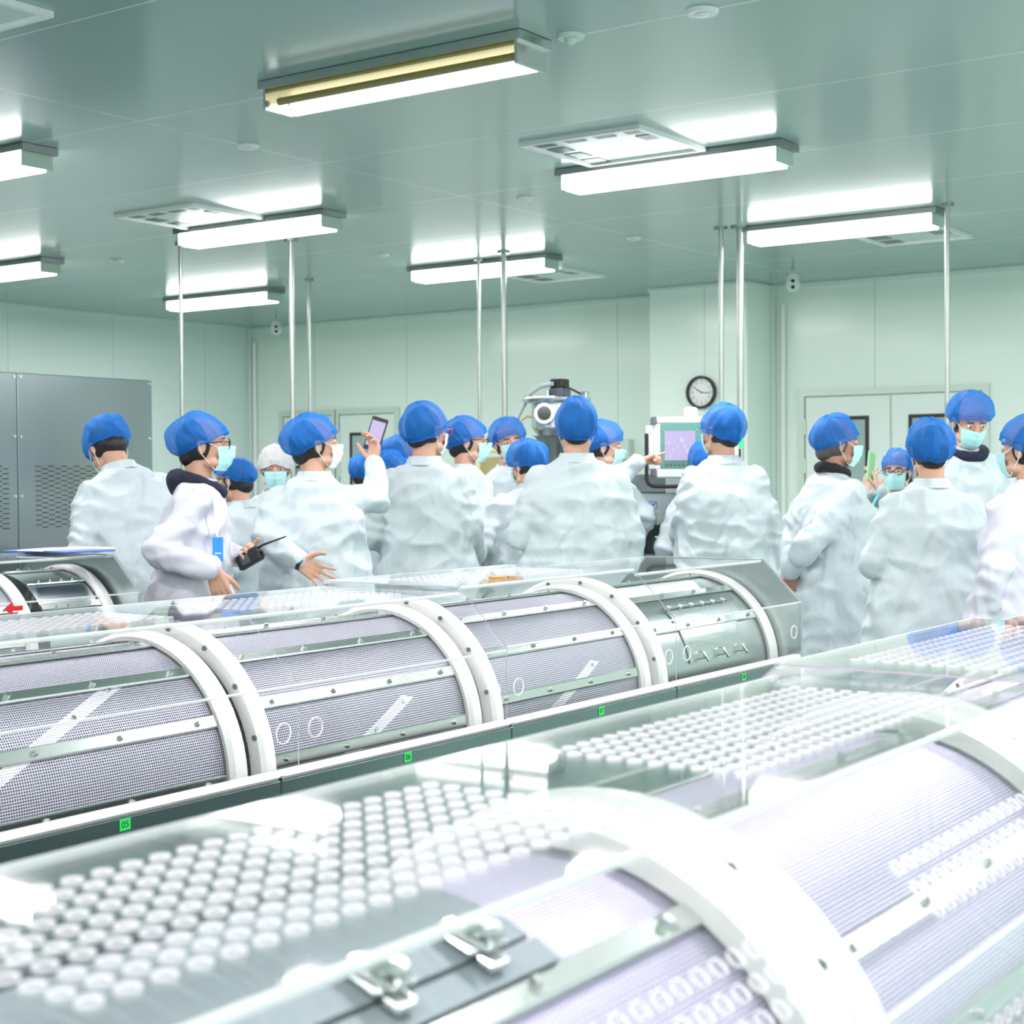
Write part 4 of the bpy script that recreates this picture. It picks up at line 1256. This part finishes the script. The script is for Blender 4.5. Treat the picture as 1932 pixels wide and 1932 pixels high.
    # collar
    if not hoodie:
        k = MB(); rg = []
        for z, rr2 in ((1.435, 1.22), (1.462, 1.08), (1.487, 1.0), (1.490, 1.05), (1.470, 1.16), (1.448, 1.36)):
            rg.append([sc(.070*rr2*math.cos(2*PI*j/32), -.006+.066*rr2*math.sin(2*PI*j/32), z-.022*max(0, math.sin(2*PI*j/32))) for j in range(32)])
        k.loft(rg, True, False); k.build('collar', M['coat' if coat == 'coat' else coat], co_, world=False, smooth=60)
    else:
        k = MB()
        if hoodie == 'hood':
            for i in range(24):
                a = 2*PI*i/24; a2 = 2*PI*(i+1)/24
                def P(a): return sc(.086*math.cos(a), -.004+.096*math.sin(a), 1.458-.034*math.sin(a)-(.030*abs(math.sin(a)) if math.sin(a) < 0 else 0))
                rb_ = .030+.010*max(0, -math.sin(a)); rb2 = .030+.010*max(0, -math.sin(a2))
                k.cap(P(a), P(a2), rb_*s, rb2*s, n=10)
            k.ell(sc(0, -.088, 1.445), [.10*s, .046*s, .060*s], None, 18, 12)
            remeshed(k, 'hood', M['navy'], rt, .009, 2, .5, lambda p, n_: .006*noise.noise(p*25))
        else:
            for i in range(24):
                a = 2*PI*i/24; a2 = 2*PI*(i+1)/24
                def P(a): return sc(.064*math.cos(a), -.004+.062*math.sin(a), 1.480-.018*math.sin(a))
                k.cap(P(a), P(a2), .026*s, n=8)
            remeshed(k, 'dark_collar', M[hoodie], rt, .008, 1, .5, lambda p, n_: .005*noise.noise(p*30))
    if pocket:
        pk = MB()
        for (yy0) in (0,):
            rg = []
            for i in range(9):
                y = -.055+.11*i/8+.035
                x = (.232*g+.014)*s
                rg.append([Vector((x-.020*abs(i-4)/4, y, z)) for z in (.80*s, .82*s, .95*s)])
            pk.loft(rg, False, False)
        pk.build('pocket', M[coat], co_, world=False)
    # trousers and shoes below the hem
    tr = MB()
    for q in (-1, 1):
        chain(tr, [sc(q*.092, 0, .84), sc(q*.10, .01, .50), sc(q*.10, -.01, .10)], [.094*s, .072*s, .062*s], 14)
    remeshed(tr, 'trousers', M['trouser'], rt, .014, 1)
    for q in (-1, 1):
        sh_ = MB().cap(sc(q*.10, -.04, .052), sc(q*.105, .12, .048), .050*s, .044*s, n=16).box((q*.10*s-.045*s, -.085*s, .0), (q*.10*s+.052*s, .165*s, .022*s), bev=.01)
        remeshed(sh_, 'shoe', M['shoe'], rt, .009, 1)
    return rt, Hd, sc, aj


RAD = dict(curl=(.9, .95, 1.0, 1.05))
def spec(e, w, t, n, **k): return dict(e=e, w=w, t=t, n=n, **k)
person('person in white coat and blue net leaning forward at the far left, seen from behind', 276, 815, 6.8, -28, H=1.71, lean=17, side=-9, head=(-12, 52, 0), cap='back', arms={'L': 'front', 'R': 'front'}, seed=1, girth=1.12)
p2 = person('man in profile with glasses, mask and navy hood, holding a black walkie-talkie', 352, 783, 6.2, 80, H=1.63, lean=6, head=(0, -2, 0), cap='back', puff=.12, glasses='black',
       hoodie='hood', coat='coat_pink', seed=2, girth=1.12,
       arms={'R': spec((298, 1040, -.25), (403, 1074, -.24), (420, 1128, -.23), (.1, 0, 1), curl=(.12, .18, .22, .3), spread=.17, tout=.45),
             'L': spec((392, 1035, .22), (447, 1053, .10), (480, 1052, .02), (-.1, .75, -.6), curl=(1.1, 1.1, 1.1, 1.1), spread=.03)})
person('shorter person with flat blue cap and glasses facing left, behind the walkie-talkie man', 468, 868, 7.3, -62, H=1.485, lean=6, head=(-6, 10, 0), cap='flat', puff=.12, glasses='black', arms={'L': 'front', 'R': 'front'}, seed=3)
person('person in a white cloth hood and green mask, facing the camera behind the others', 520, 838, 8.2, 172, H=1.535, head=(0, 5, 0), cap='round', puff=.16, deep=.6, capcol='net_w', arms={'L': 'front', 'R': 'front'}, seed=4)
p5 = person('man photographing with a raised phone, other hand open behind his back', 592, 778, 6.6, 8, H=1.635, lean=2, head=(58, -4, 0), cap='back', puff=.14, mask='mask_w', seed=5, girth=1.2,
       arms={'L': spec((500, 1010, -.10), (562, 1060, -.27), (607, 1086, -.28), (0, 0, -1), curl=(.12, .15, .2, .25), spread=.2, thumb=-1, tout=1.0),
             'R': spec((713, 940, .10), (704, 876, .22), (708, 832, .24), (-.7, .1, -.6), curl=(.5, .6, .7, .8), spread=.06)})
person('person glimpsed as a blue net and brow, just right of the raised phone', 744, 820, 8.8, 65, H=1.59, head=(10, 10, 0), cap='round', arms={'L': 'front', 'R': 'front'}, seed=6)
person('low dark blue net directly right of the raised phone, in front of another net', 727, 850, 8.0, 30, H=1.50, head=(0, 15, 0), cap='round', arms={'L': 'front', 'R': 'front'}, seed=7, fine=False)
person('blue net peeking over the shoulder of the man with the raised phone', 684, 855, 9.5, 20, H=1.505, head=(0, 10, 0), cap='round', arms={'L': 'front', 'R': 'front'}, seed=8, fine=False)
person('tall man from behind with red-framed glasses turned to the right', 802, 756, 7.3, 6, H=1.715, head=(38, 4, 0), cap='round', puff=.10, deep=.75, mask='mask_w', glasses='redframe', arms={'L': 'front', 'R': spec((884, 1000, -.02), (898, 1046, .18), (880, 1030, .32), (-.5, 0, -.6), curl=(.8, .8, .8, .8))}, seed=9, girth=1.1, seam=True)
person('man in profile facing right with black glasses and mask, behind the tall man', 878, 785, 8.3, 60, H=1.68, head=(28, 0, 0), cap='back', puff=.12, glasses='black', arms={'L': 'front', 'R': 'front'}, seed=10, slope=0)
person('masked person facing the camera with forehead showing under the net, in the centre', 962, 792, 9.1, 176, H=1.69, head=(-12, 2, 6), cap='round', puff=.26, arms={'L': 'front', 'R': 'front'}, seed=11)
person('person with bowed head in a blue net, left of the broad back in the centre', 988, 828, 7.7, -8, H=1.56, lean=7, side=6, head=(-35, 22, 0), cap='round', puff=.16, deep=.3, arms={'L': 'front', 'R': 'front'}, seed=12, girth=1.05)
person('broad-backed man seen straight from behind in the centre, seamed white coat', 1088, 747, 7.0, 0, H=1.722, head=(0, 2, 0), cap='round', puff=.08, deep=.9, arms={'L': 'front', 'R': 'down'}, seed=13, girth=1.22, seam=True, hoodie=None)
person('man pointing at the control panel with outstretched finger', 1130, 795, 8.2, 40, H=1.648, head=(45, 6, 0), cap='round', puff=.16, seed=14, girth=1.1,
       arms={'R': spec((1216, 975, -.12), (1204, 1010, .02), (1184, 1015, .1), (0, 0, -1), curl=(.8, .8, .8, .8)),
             'L': spec((1160, 905, -.18), (1206, 872, -.22), (1240, 857, -.20), (.1, -1, -.2), curl=(.04, 1.25, 1.35, 1.4), spread=.02, tcurl=.9, tout=.2)})
person('man from behind in front of the control panel, head turned slightly left', 1364, 763, 7.7, -8, H=1.715, head=(-30, 3, 0), cap='round', puff=.10, deep=.6, glasses='chrome', arms={'L': spec((1296, 975, -.03), (1278, 1010, .16), (1300, 1020, .3), (0, 0, 1), curl=(.8, .8, .8, .8)), 'R': 'down'}, seed=15, girth=1.2, seam=True)
person('blue net peeking between the control panel and the man in front of it', 1332, 838, 8.15, -10, H=1.54, cap='round', arms={'L': 'front', 'R': 'front'}, seed=16, fine=False)
person('older man in profile with black collar, hands clasped behind his back', 1566, 786, 7.12, 66, H=1.635, lean=2, head=(14, 2, 0), cap='round', puff=.05, hair='hair_g', skin='skin_dk', hoodie='scarf', seed=17, girth=1.3, pocket=True,
       arms={'R': spec((1519, 1030, -.24), (1494, 1078, -.12), (1489, 1108, -.06), (.8, 0, .5), curl=(.7, .7, .7, .7)),
             'L': spec((1497, 1000, .12), (1490, 1070, .02), (1487, 1096, -.02), (-.5, 0, -.6), curl=(.8, .8, .8, .8))})
p15 = person('woman with black glasses raising a green phone with both hands', 1694, 851, 8.6, -158, H=1.50, head=(6, 4, 0), cap='round', puff=.08, glasses='black', skin='skin_lt', seed=18, girth=.95,
       arms={'R': spec((1636, 975, .0), (1634, 928, -.24), (1642, 888, -.26), (.6, 0, .5), curl=(.5, .5, .6, .6)),
             'L': spec((1680, 975, -.10), (1655, 925, -.28), (1649, 884, -.28), (-.7, .1, .3), curl=(.5, .5, .6, .6))})
person('woman from behind with a large round blue net, right of the older man', 1757, 792, 6.35, 4, H=1.585, head=(0, 6, 0), cap='round', puff=.20, deep=.55, arms={'L': 'front', 'R': 'front'}, seed=19, girth=1.25, seam=True, coat='coat')
person('tallest man facing the camera, looking down, with mask and black neck scarf', 1822, 745, 8.0, 175, H=1.775, head=(0, 24, 0), cap='round', puff=.26, hoodie='hood', arms={'L': 'front', 'R': 'front'}, seed=20)
person('person cut by the right picture edge, head turned left away from the camera', 1944, 790, 5.8, -32, H=1.58, head=(-12, 2, 0), cap='back', puff=.16, arms={'L': 'down', 'R': 'down'}, seed=21, girth=1.15, coat='coat_pink')

# ------------------------------------------------------------------ things people hold or wear loosely
def local_frame(o, x, z):
    x = Vector(x).normalized(); z = Vector(z); z = (z-x*z.dot(x)).normalized(); y = z.cross(x)
    m_ = Matrix((x, y, z)).transposed().to_4x4(); m_.translation = o
    return m_
# walkie-talkie
c = at(471, 1053, 6.22)
ax = (at(494, 1040, 6.2)-at(447, 1068, 6.24)).normalized()
Mx = local_frame(c, ax, -CF+CU*.2)
t = empty('walkie_talkie', c, 0, 'black walkie-talkie with long antenna in the left man\'s hand', 'radio')
MB().box((-.055, -.030, -.018), (.055, .030, .018), M=Mx, bev=.006).build('radio_body', M['black'], t)
g = MB()
for k in range(5): g.box((-.030+k*.008, -.018, .0175), (-.026+k*.008, .018, .019), M=Mx)
g.build('speaker_grille', M['grey'], t)
MB().cyl(Mx @ Vector((.055, -.016, 0)), Mx @ Vector((.068, -.016, 0)), .008, n=12).build('channel_knob', M['black'], t)
MB().cyl(Mx @ Vector((.055, -.002, 0)), Mx @ Vector((.066, -.002, 0)), .007, n=12).build('volume_knob', M['black'], t)
MB().tube([Mx @ Vector((.05, .019, 0)), Mx @ Vector((.075, .020, 0)), at(540, 1012, 6.18)], [.0075, .006, .003], 10).build('antenna', M['black'], t)
# badge on a lanyard
c = at(411, 1036, 6.0)
Mx = local_frame(c, CR+CF*.3, CF*-1+CR*.3)
t = empty('id_badge', c, 0, 'bright blue badge hanging on a white lanyard on the left man', 'badge')
MB().box((-.020, -.046, -.003), (.020, .046, .003), M=Mx, bev=.002).build('badge_holder', M['badge'], t)
MB().box((-.012, -.018, .0031), (.012, -.014, .0036), M=Mx).build('badge_print', M['paper'], t)
MB().tube([c+CU*.045, at(409, 1005, 6.0), at(406, 960, 6.02), at(400, 925, 6.05)], .0035, 6).build('lanyard', M['paper'], t)
# phones
c = at(709, 819, 6.99)
Mx = local_frame(c, CR+CU*.05-CF*.1, -CF+CU*.05) @ Matrix.Rotation(R_(-20), 4, 'Z')
t = empty('smartphone', c, 0, 'raised black smartphone showing a bright picture, held by the photographer', 'phone')
MB().box((-.037, -.075, -.004), (.037, .075, .004), M=Mx, bev=.003).build('phone_body', M['black'], t)
MB().box((-.031, -.056, .0042), (.031, .058, .0048), M=Mx).build('phone_display', M['screen'], t)
c = at(1643, 881, 8.30)
Mx = local_frame(c, CR*.6+CF*.8, -CR*.8+CF*.6) @ Matrix.Rotation(R_(12), 4, 'Z')
t = empty('smartphone', c, 0, 'green-cased smartphone raised by the woman with black glasses', 'phone')
MB().box((-.040, -.080, -.005), (.040, .080, .005), M=Mx, bev=.003).build('phone_case', M['phone_g'], t)
MB().box((-.032, .045, .005), (-.008, .072, .0065), M=Mx, bev=.001).build('camera_island', M['black'], t)
# black bag or camera on the woman's front
c = at(1637, 985, 8.02)
t = empty('camera_bag', c, 0, 'small black camera bag hanging in front of the woman with the green phone', 'bag')
Mx = local_frame(c, CR+CF*.5, CF)
MB().box((-.05, -.06, -.05), (.05, .06, .05), M=Mx, bev=.015).build('bag_body', M['scarf'], t)
MB().tube([at(1640, 968, 8.02), at(1648, 950, 8.12), at(1662, 926, 8.36)], .006, 6).build('strap', M['teal'], t)

# wristband of the photographer, part of his outfit
w0 = at(562, 1060, 6.6-.27); dd_ = (at(607, 1086, 6.6-.28)-w0).normalized()
MB().cyl(w0+dd_*.004, w0+dd_*.020, .030, .030, n=24).build('wristband', M['black'], p5[0])
